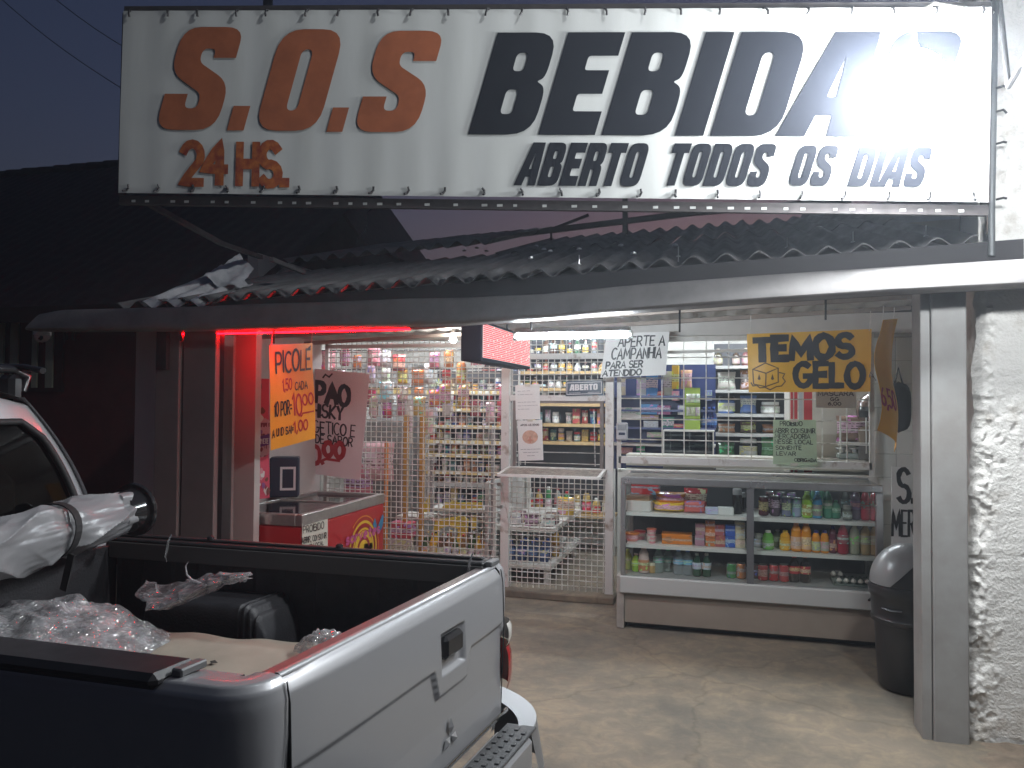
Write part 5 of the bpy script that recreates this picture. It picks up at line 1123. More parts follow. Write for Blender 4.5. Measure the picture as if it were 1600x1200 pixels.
# left floor: ledge, yellow stand, bottles, red box
lg = thing('white_ledge', 'low white ledge with goods below it behind the mesh', 'shelf', onZ(690, 830, .6)); LY = 7.45
for y, nm in ((806, 'board'), (793, 'board')):
    p0, p1 = onY(618 if y == 806 else 670, y, LY), onY(790, y, LY); boxpart(nm, (p0.x, LY, p0.z-.03), (p1.x, LY+.35, p0.z), WHITEP, lg)
for px in (622, 786): p = onY(px, 806, LY); boxpart('leg', (p.x, LY+.02, 0), (p.x+.03, LY+.05, p.z-.031), WHITEP, lg)
ys = thing('yellow_stand', 'bright yellow cardboard display stand leaning over the low ledge', 'display stand', onY(700, 835, 7.35)); YST = mat('yellow_card', (.74, .56, .06), .5, var=.1)
q0 = lambda x, y: onY(x, y, 7.36)
for nm, l in (('side_panel', [(655, 800), (672, 772), (676, 776), (675, 800)]), ('front_panel', [(674, 840), (680, 812), (724, 806), (732, 812), (730, 838), (722, 842), (715, 826), (700, 822), (688, 826), (682, 846)]), ('flap', [(735, 806), (744, 806), (744, 826), (736, 828)]), ('back_panel', [(684, 798), (690, 787), (748, 787), (750, 796)])):
    b = MB(); b.prism([(q0(x, y).x, q0(x, y).z) for x, y in l], lambda u, v, dd: Vector((u, 7.36+dd+(.1 if nm == 'back_panel' else 0), v)), .012); b.build(nm, YST, ys)
pal = [('dark', (.03, .02, .02)), ('green', (.05, .10, .03)), ('amber', (.25, .12, .03)), ('yellow', YE), ('brown', BR_)]
lb = thing('bottle_bench', 'low bench carrying dark bottles under the yellow stand', 'bench', (onY(700, 870, 7.2).x, 7.25, 0)); p0, p1 = onY(612, 866, 7.15), onY(782, 866, 7.15)
boxpart('top', (p0.x, 7.12, p0.z-.04), (p1.x, 7.62, p0.z), WHITEP, lb); boxpart('front_board', (p0.x, 7.14, 0), (p1.x, 7.17, p0.z-.041), GREYS, lb)
for j in range(2):
    for i in range(9):
        px = 664+12*i+j*5; c_ = rg.choice(pal); pxput('glass', f'{c_[0]} bottle', ['in the front row', 'in the back row'][j]+' under the yellow stand', px, 836-j*5+rg.uniform(-3, 3), 10.5, p0.z, 7.2+.13*j, c_[1], cap=rg.choice([W_, YE, RD, K_]), lab=rg.choice([W_, YE, CR]))
for px, yt, h_, ds, c_ in ((630, 810, 0, 'red printed carton', (.48, .05, .07)), (626, 832, 0, 'pale printed carton', (.55, .42, .42))):
    pxput('box', ds, 'at the left end of the low bench', px, yt, 34, p0.z if yt > 820 else p0.z+.16, 7.22 if yt > 820 else 7.24, c_, dep=.16, name='carton').scale.z = .155
# gate view: back wall shelves with bottle rows
GY = 8.75; gx0, gx1 = onY(742, 560, GY).x, onY(962, 560, GY).x
zg = [onY(870, y, GY).z for y in (789+14, 690, 662, 630, 606, 580, 553)]
sg = shelving('back_shelf', 'wooden back wall shelf of drinks seen through the gate', gx0, gx1, GY, GY+.35, zg, WOODS, .035, up=GREYS, back=DBACK)
BTL = [('navy', NV), ('dark', (.03, .03, .035)), ('clear', (.45, .47, .45)), ('amber', (.40, .22, .05)), ('green', (.04, .16, .07)), ('brown', (.14, .06, .03)), ('grey', (.30, .33, .36))]
LV2 = ['lowest', 'second', 'third', 'fourth', 'fifth', 'sixth', 'top']
for i, z in enumerate(zg):
    top = zg[i+1] if i+1 < len(zg) else z+.28
    row(['glass', 'glass', 'pet'] if i > 3 else (['pack_bottle', 'pet'] if i == 0 else ['box', 'jar', 'bag', 'tub']), 'bottle' if i > 3 or i == 0 else 'pack', f'on the {LV2[i]} board behind the gate', gx0+.04, gx1-.04, GY+.12, z, min(.30, (top-z-.045)*.95), (BTL if i > 3 else CL) if i else [('blue', BL_), ('green', GR), ('clear', (.4, .45, .42)), ('yellow', YE), ('orange', OR)], .088 if i else .105, 1.08)
# gondola shelves running into the shop
gd = thing('gondola_shelf', 'low white two tier shelf running back into the shop behind the gate', 'shelf', onZ(860, 890, 0))
xr = onZ(861, 884, .19).x; yf = onZ(861, 884, .19).y; 
for z, nm in ((.19, 'shelf_board'), (.52, 'shelf_board')):
    boxpart(nm, (xr-.62, yf+(.0 if z < .3 else .12), z-.045), (xr, yf+1.55, z), WHITEP, gd)
for y in (yf+.04, yf+1.4): boxpart('leg', (xr-.08, y, 0), (xr-.03, y+.04, .144), WHITEP, gd); boxpart('post', (xr-.60, y, 0), (xr-.56, y+.04, .9), WHITEP, gd)
boxpart('spine', (xr-.66, yf+.01, 0), (xr-.625, yf+1.55, .95), GREYS, gd)
for k in range(7):
    put('pet', 'dark blue bottle', 'standing on the lower gondola board', xr-.1-.11*(k % 4), yf+.14+.15*(k//4), .19, .09, .2, (.03, .05, .12), cap=BL_, lab=(.1, .15, .3))
for k in range(6): put('box' if k % 2 else 'jar', rg.choice(['dark', 'pale'])+' pack', 'standing on the upper gondola board', xr-.08-.17*(k % 3), yf+.25+.14*(k//3), .52, .12, .11, rg.choice([(.12, .06, .07), (.4, .4, .42), (.2, .1, .12)]), cap=W_, lab=W_)
put('bag', 'golden snack bag', 'at the far end of the upper gondola board', xr-.05, yf+.95, .52, .2, .2, YE, dep=.14, name='snack_bag'); put('pack_bottle', 'tall green topped spray bottle', 'at the near right of the lower gondola board', xr-.06, yf+.45, .19, .09, .3, (.5, .3, .06), cap=(.1, .45, .2), lab=(.5, .25, .05)); put('tub', 'pale tub', 'behind the spray bottle on the gondola', xr-.08, yf+.68, .19, .16, .15, (.4, .5, .5), cap=W_)
# right: counters of goods behind the window mesh
RY = 8.05; rx0, rx1 = onY(1112, 640, RY).x, onY(1258, 640, RY).x
zr_ = [onY(1185, y, RY).z for y in (716, 678, 647, 609, 571)]
sr = shelving('snack_shelf', 'grey metal shelf of crisp bags behind the window mesh', rx0, rx1, RY, RY+.4, zr_, GREYS, .03, back=DBACK)
SN = [('brown', (.25, .14, .07)), ('blue', (.03, .12, .40)), ('orange', (.55, .20, .04)), ('gold', (.55, .35, .08)), ('green', (.08, .28, .08)), ('dark', (.06, .05, .05)), ('pale', (.5, .45, .38))]
for i, z in enumerate(zr_[:4]): row(['bag', 'bag', 'jar'] if i else ['jar', 'bag'], 'snack bag', f'on the {LV2[i]} grey snack board', rx0+.05, rx1-.04, RY+.14, z, (zr_[i+1]-z-.03)*.95, SN, .19, 1.12, dep=.13)
for px, yt, w_, c_, ds in ((1122, 545, 14, (.06, .05, .03), 'dark green jug'), (1150, 546, 12, (.05, .03, .02), 'brown wine bottle'), (1165, 544, 12, (.10, .03, .03), 'red brown wine bottle'), (1180, 548, 11, (.2, .12, .08), 'amber wine bottle')): pxput('glass', ds, 'on top of the grey snack shelf', px, yt, w_, zr_[4], RY+.15, c_, cap=(.4, .35, .3), lab=(.35, .3, .25))
# left half: small goods display
DY = 7.55; nvb = thing('blue_display', 'navy blue display board of small hanging goods behind the window', 'display', onY(1035, 700, DY+.3))
a_, c_ = onY(955, 612, DY+.25), onY(1118, 705, DY+.25)
boxpart('board', (a_.x, DY+.25, c_.z-.2), (c_.x, DY+.27, onY(1030, 570, DY+.25).z), mat('navy_board', (.02, .035, .13), .45), nvb)
for y in (618, 640, 668, 694): z = onY(1030, y, DY).z; boxpart('ledge', (a_.x, DY-.02, z-.02), (c_.x, DY+.249, z), mat('navy_ledge', (.06, .08, .2), .4) if y < 690 else WHITEP, nvb)
z_ = lambda y: onY(1030, y, DY).z
D_ = 'on the navy display behind the window'
for px, yt, yb, w_, col, ds, kd in ((970, 592, 618, 12, CR, 'small tan packet', 'box'), (1001, 590, 618, 14, (.6, .62, .62), 'white and yellow packet', 'box'), (1018, 583, 618, 17, (.03, .17, .42), 'tall blue carton', 'box'), (1013, 574, 582, 14, RD, 'red packet on the blue carton', 'box'), (1043, 580, 618, 16, (.5, .5, .4), 'clear bag of yellow sweets', 'bag'), (1055, 571, 608, 10, YE, 'tall yellow box', 'box'), (1072, 578, 608, 17, (.60, .35, .20), 'brown and tan snack packet', 'bag'),
      (1030, 612, 618, 12, RD, 'flat red packet', 'box'), (982, 637, 657, 35, (.66, .60, .58), 'white gift box with red writing', 'box'), (1014, 632, 648, 27, (.06, .25, .55), 'blue striped packs block', 'box'), (1037, 634, 648, 20, (.35, .06, .2), 'purple lolly pack', 'box'), (1055, 611, 626, 10, PK, 'pale pink hanging card', 'box'), (1064, 634, 648, 9, W_, 'small white carton', 'box'), (1107, 610, 626, 10, (.3, .36, .6), 'pale blue carton', 'box'),
      (1015, 649, 656, 26, (.35, .22, .12), 'brown packs block', 'box'), (1016, 658, 669, 22, (.5, .52, .55), 'grey striped pens block', 'box'), (1043, 652, 668, 18, (.03, .2, .16), 'dark green bottle block', 'box'), (1070, 663, 669, 34, (.5, .04, .12), 'long red sachet row', 'box'), (1022, 676, 684, 22, (.3, .4, .25), 'green and red sachet box', 'box'), (1000, 698, 708, 14, (.02, .40, .18), 'bright green packet', 'bag'), (975, 700, 712, 26, (.5, .28, .25), 'pale red sachet heap', 'bag')):
    zb_ = z_(yb); t = onY(px, yt, DY); put(kd, ds, D_, onY(px, yb, DY).x, DY+.06, zb_, w_*7.7/FPX, t.z-zb_, col, dep=.07, name='packet', group='small goods on the navy display')
lm = thing('lime_display', 'lime green hanging display with two tiers of white sachets', 'display', onY(1082, 668, DY)); a_, c_ = onY(1070, 606, DY-.02), onY(1094, 672, DY-.02); LIM = mat('lime_card', (.34, .48, .05), .45)
boxpart('back_card', (a_.x, DY-.03, c_.z), (c_.x, DY-.022, a_.z), LIM, lm)
for y in (630, 650): z = z_(y); boxpart('tier', (a_.x, DY-.10, z-.015), (c_.x, DY-.031, z), LIM, lm)
for y in (629.5, 649.5):
    for px in (1076, 1083, 1090): put('bag', ('upper' if y < 640 else 'lower')+' white sachet', 'in the lime green display', onY(px, y, DY-.06).x, DY-.066, z_(y)+.001, .042, .085, (.6, .62, .55), dep=.04, name='sachet')
for px in (1100, 1108, 1115): put('glass', 'dark navy bottle', 'at the right end of the navy display', onY(px, 665, DY).x, DY+.06, z_(668), .06, .2, (.02, .04, .16), cap=BL_, lab=(.05, .15, .4))
gc = thing('glass_case', 'low dark glass case behind the window mesh', 'glass case', onY(1075, 715, 7.3)); a_, c_ = onY(1036, 674, 7.3), onY(1116, 718, 7.3)
boxpart('base', (a_.x, 7.3, c_.z-.1), (c_.x, 7.6, c_.z), GREYS, gc); boxpart('pane', (a_.x+.005, 7.302, c_.z+.001), (c_.x-.005, 7.306, a_.z), glassmat('case_glass', (.35, .42, .42), .12, .05), gc)
for X in (a_.x, c_.x-.014): boxpart('corner_bar', (X, 7.29, c_.z+.001), (X+.012, 7.30, a_.z), SHELFM, gc)
boxpart('top_bar', (a_.x, 7.29, a_.z+.001), (c_.x, 7.6, a_.z+.014), SHELFM, gc)
# right: column, panel, helmet, bag, scales
RX = 7.25
rc = thing('drinks_cooler', 'cooler cabinet edge with red and white stripes right of the snack shelf', 'cooler', onY(1252, 740, RX)); a_, c_ = onY(1233, 600, RX), onY(1270, 740, RX)
boxpart('cabinet', (a_.x, RX, 0), (c_.x+.55, RX+.6, a_.z+.1), mat('cooler_cream', (.56, .53, .47), .4), rc, .01)
for p0, p1, m_ in ((1235, 1239, REDP), (1241, 1246, REDP), (1256, 1269, REDP), (1247, 1254, mat('cooler_silver', (.45, .45, .47), .35))): boxpart('stripe', (onY(p0, 650, RX).x, RX-.004, .3), (onY(p1, 650, RX).x, RX-.0005, a_.z+.08), m_, rc)
br = thing('wall_bracket_shelf', 'white wire bracket shelf by the tiled wall holding a bag', 'shelf', onY(1345, 690, 7.0)); a_, c_ = onY(1312, 691, 6.95), onY(1382, 691, 6.95)
boxpart('board', (a_.x, 6.95, a_.z-.025), (c_.x, 7.20, a_.z), SHELFM, br); boxpart('rail', (a_.x, 6.945, a_.z-.09), (a_.x+.012, 6.96, a_.z+.22), SHELFM, br); boxpart('rail', (a_.x+.2, 6.945, a_.z-.09), (a_.x+.21, 6.96, a_.z+.22), SHELFM, br)
boxpart('rail', (a_.x+.012, 6.945, a_.z+.10), (c_.x, 6.952, a_.z+.108), SHELFM, br)
put('bag', 'slumped brown leather bag', 'on the white bracket shelf', onY(1330, 680, 7.06).x, 7.06, a_.z, .24, .22, (.22, .13, .09), dep=.14, name='leather_bag', cat='bag')
put('plainbox', 'brown carton', 'on the white bracket shelf', onY(1362, 680, 7.06).x, 7.06, a_.z, .16, .13, (.34, .25, .17), dep=.12, name='carton')
hp_ = onY(1362, 642, 7.06); hm = thing('helmet', 'shiny brown motorcycle helmet behind the edge-on yellow sign', 'helmet', hp_)
b = MB(); b.grid(lambda u, v: hp_+Vector((.125*math.cos(2*math.pi*u)*math.cos((v-.35)*1.9), .14*math.sin(2*math.pi*u)*math.cos((v-.35)*1.9), .135*math.sin((v-.35)*1.9)*1.15)), 24, 12); b.build('shell', mat('helmet_brown', (.10, .06, .045), .12, coat=.6), hm, smooth=60)
b = MB(); b.grid(lambda u, v: hp_+Vector((.131*math.cos(R_(-150+130*u))*math.cos((v-.5)*.6), .147*math.sin(R_(-150+130*u))*math.cos((v-.5)*.6), -.01+.09*(v-.5))), 12, 5); b.build('visor', mat('visor_dark', (.02, .02, .02), .06), hm, smooth=60)
put('plainbox', 'plain brown crate', 'under the helmet', hp_.x, 7.08, hp_.z-.29, .24, .15, (.26, .2, .15), dep=.2, name='crate')
bgp = onY(1404, 630, 6.6); bb = thing('black_backpack', 'dark bag hanging on the tiled wall behind the yellow sign', 'bag', bgp)
b = MB(); b.grid(lambda u, v: bgp+Vector((.09*math.cos(2*math.pi*u)*(1-(2*v-1)**4)**.5, .07*math.sin(2*math.pi*u)*(1-(2*v-1)**4)**.5, .17-.40*v+.01*noise.noise(Vector((u*5, v*5, 2))))), 16, 14); b.build('pouch', mat('black_cloth', (.03, .03, .03), .8), bb, smooth=60); b = MB(); b.tube([bgp+Vector((-.04, 0, .1)), bgp+Vector((0, .0, .28)), bgp+Vector((.04, 0, .1))], .01, 6); b.build('strap', mat('black_cloth'), bb)
scp = onY(1327, 718, 6.98); sc_ = thing('counter_scale', 'grey counter scale with two pans right of the green notice', 'scale', scp)
b = MB(); b.box(scp+Vector((0, .06, .03)), (.18, .12, .05), bev=.012); b.build('body', mat('scale_grey', (.30, .33, .31), .4), sc_)
for dx in (-.05, .05): b = MB(); b.lathe([(.02, .055), (.02, .08), (.05, .085), (.055, .10), (.045, .095), (0, .09)], 14, scp+Vector((dx, .05, 0))); b.build('pan', mat('scale_steel', (.5, .5, .5), .3, metal=.7), sc_, smooth=40)
put('plainbox', 'dark grey box', 'beside the counter scale', onY(1368, 715, 6.98).x, 7.04, scp.z-.0, .26, .13, (.12, .11, .10), dep=.18, name='storage_box')
cs = thing('inner_counter', 'pale inner counter top behind the window mesh', 'counter', (.2, 7.2, 0)); boxpart('top', (-.86, 6.96, onY(1085, 721, 6.96).z-.05), (1.12, 7.22, scp.z), mat('cream_top', (.55, .52, .46), .4), cs); boxpart('front', (-.86, 6.97, 0), (1.12, 7.0, scp.z-.12), GREYS, cs)
# ================================================================== the pickup
trk = thing('pickup_truck', 'silver pickup truck with open black lined bed parked before the shop', 'pickup truck', (-1.0, 2.475, -.13), R_(-.5))
TI = chain(trk).inverted()
def paintmat():
    m = mat('silver_paint', (.31, .31, .32), .40, metal=.25, coat=.5); t = m.node_tree; b = t.nodes['Principled BSDF']; L = t.links.new
    tc = t.nodes.new('ShaderNodeTexCoord'); n = t.nodes.new('ShaderNodeTexNoise'); n.inputs['Scale'].default_value = 3.5; n.inputs['Detail'].default_value = 2; L(tc.outputs['Object'], n.inputs[0])
    mr = t.nodes.new('ShaderNodeMapRange'); mr.inputs[1].default_value = .35; mr.inputs[2].default_value = .7; mr.inputs[3].default_value = .36; mr.inputs[4].default_value = .40; L(n.outputs[0], mr.inputs[0]); L(mr.outputs[0], b.inputs['Roughness'])
    b.inputs['Coat Roughness'].default_value = .12
    return m
SIL = paintmat(); LINER = mat('bed_liner', (.022, .022, .026), .55, var=.3, vscale=14, bump=.25, bscale=90); RUB = mat('rubber', (.012, .012, .013), .7); CHR = mat('chrome', (.6, .6, .6), .12, metal=1)
def tb(name, lo, hi, m, par=trk, bev=0):
    b = MB(); b.box([(a_+c_)/2 for a_, c_ in zip(lo, hi)], [c_-a_ for a_, c_ in zip(lo, hi)], bev=bev); return b.build(name, m, par, world=False, smooth=None)
# ---- bed sides with rounded rear corners
prof = [(.150, 1.120), (.140, 1.142), (.060, 1.152), (.028, 1.148), (.010, 1.128), (.002, 1.09), (0, 1.0), (.004, .88), (.010, .845), (.020, .825), (.018, .78), (.012, .70), (.020, .56), (.04, .44)]
YO, RC = .862, .125
def path(s):  # s in metres from the cab backwards; returns x, y, nx, ny (near side, y negative)
    L1 = 2.02-RC; q = RC*math.pi/2
    if s < L1: return -2.02+s, -YO, 0, -1
    if s < L1+q: a_ = (s-L1)/RC; return -RC+RC*math.sin(a_), -YO+RC-RC*math.cos(a_), math.sin(a_), -math.cos(a_)
    return 0, -YO+RC+(s-L1-q), 1, 0
LT = 2.02-RC+RC*math.pi/2+.0235
def pr_(v):
    s = v*(len(prof)-1); i = min(int(s), len(prof)-2); f = s-i; return prof[i][0]*(1-f)+prof[i+1][0]*f, prof[i][1]*(1-f)+prof[i+1][1]*f
for sd in (-1, 1):
    b = MB()
    def P(u, v):
        uu = u if sd < 0 else 1-u; s = LT*(uu**.6 if False else uu); x, y, nx, ny = path(s); ins, z = pr_(v)
        k = min(1.0, max(0, (LT-s)/.2)); i2 = min(ins, .10+.05*k) if nx > 0 else ins
        return Vector((x-nx*i2, (y-ny*i2)*(-sd), z))
    def arch(u, v):
        uu = u if sd < 0 else 1-u; x = path(LT*uu)[0]; z = pr_(v)[1]; return (x+1.20)**2+(z-.36)**2 < .39**2
    b.grid(P, 110, 52, skip=arch); b.build('side_panel', SIL, trk, world=False, smooth=50)
    b = MB(); b.tube([(-1.20+.395*math.cos(R_(a_)), sd*(YO-.012), .36+.395*math.sin(R_(a_))) for a_ in range(8, 176, 8)], .022, 8); b.build('arch_flare', SIL, trk, world=False, smooth=50)
# ---- tailgate as a shaped panel
hp = TI @ onX(703, 1012, -.975); HYC, HZC = hp.y, hp.z
def crease(y):
    d_ = abs(y-HYC); base = .905+.0*(y); return base-.10*max(0, min(1, (.155-d_)/.035))
def tg(u, v):
    y = -.712+1.424*u
    if v < .12:
        a_ = v/.12*math.pi/2; return Vector((-.055+.05*math.sin(a_)-.02, y, 1.128+.024*math.sin(a_*2) if a_ < math.pi/4 else 1.140+.012*math.cos((a_-math.pi/4)*2)))
    w_ = (v-.12)/.88; z = 1.140-.62*w_
    x = -.025+.030*min(1, w_/.06)**.6+.016*math.sin(min(1, w_/.5)*math.pi/2)
    t_ = (crease(y)-z)/.022; t_ = max(0, min(1, t_+.5)); x -= .014*(t_*t_*(3-2*t_))
    t2 = max(0, min(1, (.70-z)/.10)); x += .006*t2
    dy, dz = (y-HYC)/.088, (z-HZC)/.066
    r_ = max(abs(dy), abs(dz)); t3 = max(0, min(1, (1.12-r_)/.16)); x -= .020*t3*t3*(3-2*t3)
    x -= .010*(2*abs(u-.5))**6
    return Vector((x, y, z))
b = MB(); b.grid(tg, 150, 130); tail = b.build('tailgate', SIL, trk, world=False, smooth=60)
tb('tailgate_inner', (-.085, -.70, .60), (-.072, .70, 1.130), LINER, bev=.003)
# top protector strip of the tailgate inner edge
b = MB(); b.bar((-.070, -.70, 1.139), (-.070, .70, 1.139), .04, .012); b.build('edge_strip', mat('brownish_cap', (.10, .085, .085), .35), trk, world=False)
b = MB(); b.box((.008, HYC-.002, HZC+.016), (.040, .145, .082), bev=.014); b.build('handle', mat('handle_black', (.018, .018, .02), .22), tail, world=False)
em = TI @ onX(699, 1150, -.975); b = MB()
def dia(cy, cz, ang, L_, w_):
    dx, dz = math.cos(ang), math.sin(ang); c_ = Vector((.018, cy, cz)); U_ = Vector((0, dx, dz)); V_ = Vector((0, -dz, dx))
    tip, a_, c2, base = c_+U_*L_, c_+U_*L_/2+V_*w_, c_+U_*L_/2-V_*w_, c_+U_*.004; top = c_+U_*L_/2+Vector((.012, 0, 0))
    b.add([tip, a_, base, c2, top], [(0, 1, 4), (1, 2, 4), (2, 3, 4), (3, 0, 4), (0, 3, 2, 1)])
for ang in (90, 210, 330): dia(em.y, em.z+.004, R_(ang), .068, .0195)
b.build('emblem', mat('emblem_silver', (.55, .55, .56), .3, metal=.7), tail, world=False)
for s in (-1, 1): b = MB(); b.tube([(.0-.004, s*.7175, 1.135), (.006, s*.7175, 1.08), (.012, s*.7175, .9), (.006, s*.7175, .72), (.0, s*.7175, .52)], .0022, 6); b.build('seam_gap', RUB, trk, world=False)
# ---- tail lights and bumper
LENS = mat('red_lens', (.35, .012, .015), .12, coat=.6); WL = mat('white_lens', (.55, .52, .48), .15, coat=.5)
for s in (-1, 1):
    def lamp_part(nm, z0, z1, m_):
        b = MB(); pts = []
        for i in range(8):
            a_ = i/7*math.pi/2*1.05; pts.append((-.10+.118*math.sin(a_), -(.862-.12)-.128*math.cos(a_)))
        def P(u, v):
            k = min(int(u*7), 6); f = u*7-k; x = pts[k][0]*(1-f)+pts[k+1][0]*f; y = pts[k][1]*(1-f)+pts[k+1][1]*f; e = .012*math.sin(math.pi*v)**.5
            cx, cy = -.1, -.742; n_ = Vector((x-cx, y-cy, 0)).normalized(); return Vector(((x+n_.x*e), (y+n_.y*e)*(-s), z0+(z1-z0)*v))
        b.grid(P, 14, 6); return b.build(nm, m_, trk, world=False, smooth=60)
    lamp_part('tail_light', .62, .80, LENS); lamp_part('reverse_light', .806, .90, WL)
b = MB(); b.box((.085, 0, .40), (.17, 1.30, .16), bev=.02); bm = b.build('bumper', SIL, trk, world=False)
tb('step_pad', (.035, -.60, .481), (.165, .70, .494), mat('step_plastic', (.07, .07, .072), .5, var=.2, bump=.3, bscale=60), bm, .004)
kn = None
for i in range(22):
    for j in range(3):
        if kn is None: q = MB(); q.box((0, 0, 0), (.018, .03, .006), bev=.002); kn = q.build('tread', mat('step_plastic'), bm, world=False); o = kn
        else: o = dup(kn)
        o.location = (.06+.04*j, -.56+.056*i+(.028 if j % 2 else 0), .497)
for s in (-1, 1):
    b = MB(); b.grid(lambda u, v: Vector((-.10+.285*math.sin(min(1, u*1.1)*math.pi/2)*(1-.12*v), s*(.90-.22*u*u-.01*v), .31+(.27-.07*u)*v-.03*v*u)), 16, 8)
    b.grid(lambda u, v: Vector((-.10+.285*math.sin(min(1, u*1.1)*math.pi/2)*.88-(.05*v), s*(.89-.22*u*u-.08*v), .58-.10*u-.01*v)), 16, 3)
    b.build('bumper_end', mat('bumper_grey', (.20, .20, .205), .4, metal=.2, coat=.3), bm, world=False, smooth=50)
tb('chrome_strip', (.021, -.62, .535), (.034, .72, .552), CHR, bm, .003)
tb('plate', (.172, -.22, .34), (.178, .22, .46), mat('plate_grey', (.4, .4, .4), .5), bm)
# ---- bed
tb('bed_floor', (-2.0, -.70, .695), (-.086, .70, .715), LINER)
for s in (-1, 1):
    b = MB(); b.grid(lambda u, v: Vector((-2.0+1.915*u, s*(.705+.008*(1 if math.sin(u*2*math.pi*6) > .2 else 0)), .716+.415*v)), 96, 4); b.build('liner_wall', LINER, trk, world=False)
    hb_ = MB()
    def hump(u, v):
        x = -1.62+.66*u; e = min(1, (1-u)/.16); e0 = min(1, u/.10); k = (e*(2-e))**.5*(e0*(2-e0))**.5; a_ = v*math.pi/2
        rib = .010 if (.80 < u < .97 and int(u*44) % 2) else 0
        return Vector((x, s*(.704-(.25+rib)*math.sin(min(1, v*1.5)*math.pi/2)*(.85+.15*k)), .716+(.235+rib)*k*math.cos(max(0, (v-.45)/.55)*math.pi/2)))
    hb_.grid(hump, 88, 20); hb_.build('wheel_hump', LINER, trk, world=False, smooth=45)
tb('bed_front', (-2.035, -.71, .69), (-2.005, .71, 1.13), LINER, bev=.004)
for i in range(3): b = MB(); b.tube([(-1.98, -.6, .76+.03*i), (-1.98, .68, .76+.03*i)], .010, 6); b.build('liner_rib', LINER, trk, world=False)
RAILM = mat('rail_black', (.028, .028, .03), .38, var=.3, vscale=12)
for s in (-1, 1):
    x1 = -.27 if s < 0 else -.06
    ri, ro = (.66, .775) if s > 0 else (.715, .868)
    tb('bed_rail', (-2.0, min(s*ri, s*ro), 1.153 if s > 0 else 1.128), (x1, max(s*ri, s*ro), 1.170), RAILM, bev=.006 if s > 0 else .016)
    if s > 0: tb('bed_rail', (-2.0, min(s*.70, s*.735), 1.171), (x1-.02, max(s*.70, s*.735), 1.183), RAILM, bev=.005)
    tb('rail_skirt', (-2.0, min(s*(ri-.006), s*(ri+.004)), 1.075), (x1, max(s*(ri-.006), s*(ri+.004)), 1.153), mat('skirt_grey', (.075, .072, .07), .5), bev=.002)
    tb('rail_end', (x1+.002, min(s*(ri+.01), s*(ri+.1)), 1.151), (x1+.035, max(s*(ri+.01), s*(ri+.1)), 1.172), mat('rail_end_grey', (.12, .12, .12), .4), bev=.004)
for px, py in ((510, 851), (310, 838)):
    p = TI @ onY(px, py, 3.20); b = MB(); b.lathe([(.016, 0), (.016, .012), (.008, .018), (0, .018)], 12, (p.x, .715, 1.182)); b.build('rail_knob', mat('handle_black'), trk, world=False, smooth=40)
for px in (243, 712):
    p = TI @ onY(px, 850, 3.13); b = MB(); x = p.x; b.tube([(x+.012, .66, 1.205), (x+.004, .648, 1.175), (x, .646, 1.13), (x-.008, .646, 1.10), (x+.004, .644, 1.075)], .0045, 6, rad=[.003, .005, .007, .005, .002]); b.build('rail_clip', mat('clip_steel', (.5, .5, .5), .25, metal=.8), trk, world=False, smooth=50)
# ---- wheels
ty = None
for x in (-1.20, -4.0):
    for s in (-1, 1):
        rot = Matrix.Rotation(math.pi/2, 3, 'X')
        b = MB(); b.lathe([(.19, -.1), (.30, -.11), (.345, -.08), (.35, 0), (.345, .08), (.30, .11), (.19, .1)], 32, (x, s*.72, .35), rot); wh = b.build('wheel', RUB, trk, world=False, smooth=40)
        b = MB(); b.lathe([(0, .07), (.06, .075), (.07, .05), (.17, .05), (.19, .10), (.195, .1)], 24, (x, s*.72, .35), Matrix.Rotation(-s*math.pi/2, 3, 'X')); b.build('rim', mat('alloy', (.45, .45, .46), .3, metal=.8), wh, world=False, smooth=40)
# ---- cab
XR = -2.15
def prof_y(z, x):  # half width of greenhouse at height z
    t_ = (z-1.22)/(1.86-1.22); return .745-.06*t_-.235*max(0, t_)**2.0
b = MB()
b.box((-2.75, 0, .80), (1.20, 1.66, .86), bev=.05); b.box((-4.10, 0, .78), (1.48, 1.60, .70), bev=.08); b.build('cab_body', SIL, trk, world=False)
b = MB()
def rear(u, v):  # rear face of the cab with crown
    z = 1.20+.70*v; y = (2*u-1)*prof_y(min(z, 1.86), 0)*(1 if z < 1.86 else max(.0, 1-(z-1.86)/.04*.30)); return Vector((XR-.13*v-.05*(abs(2*u-1)**4), y, z if z < 1.82 else 1.82+(.10-.075*(abs(2*u-1))**2.2)*((z-1.82)/.08)))
def rwin(u, v): return False
WZ0, WZ1 = 1.295, 1.745
def inwin(u, v):
    z = 1.20+.70*v; y = abs((2*u-1)*prof_y(min(z, 1.86), 0)); lim = prof_y(z, 0)-.095
    return WZ0 < z < WZ1 and y < lim-max(0, (z-(WZ1-.08)))*.6-max(0, (WZ0+.05-z))*.6
b.grid(rear, 90, 60, skip=inwin); b.build('rear_panel', SIL, trk, world=False, smooth=50)
b = MB(); b.grid(lambda u, v: Vector((XR-.13-1.05*u, (2*v-1)*prof_y(1.86, 0)*(1-.0*u), 1.845+.075*(1-abs(2*v-1)**2.2)+.03*math.sin(u*2.2))), 24, 24); b.build('roof', SIL, trk, world=False, smooth=60)
seal = MB(); zz = [WZ0+(WZ1-WZ0)*i/12 for i in range(13)]
ring = [(lim_ := prof_y(z, 0)-.098-max(0, (z-(WZ1-.08)))*.6-max(0, (WZ0+.05-z))*.6, z) for z in zz]
pts = [(a_, z) for a_, z in ring]+[(-a_, z) for a_, z in reversed(ring)]
fx = lambda z: XR-.13*(z-1.20)/.70
seal.tube([(fx(z)+.004, y, z) for y, z in pts]+[(fx(pts[0][1])+.004, pts[0][0], pts[0][1])], .016, 8, cap=False); seal.build('window_seal', RUB, trk, world=False, smooth=50)
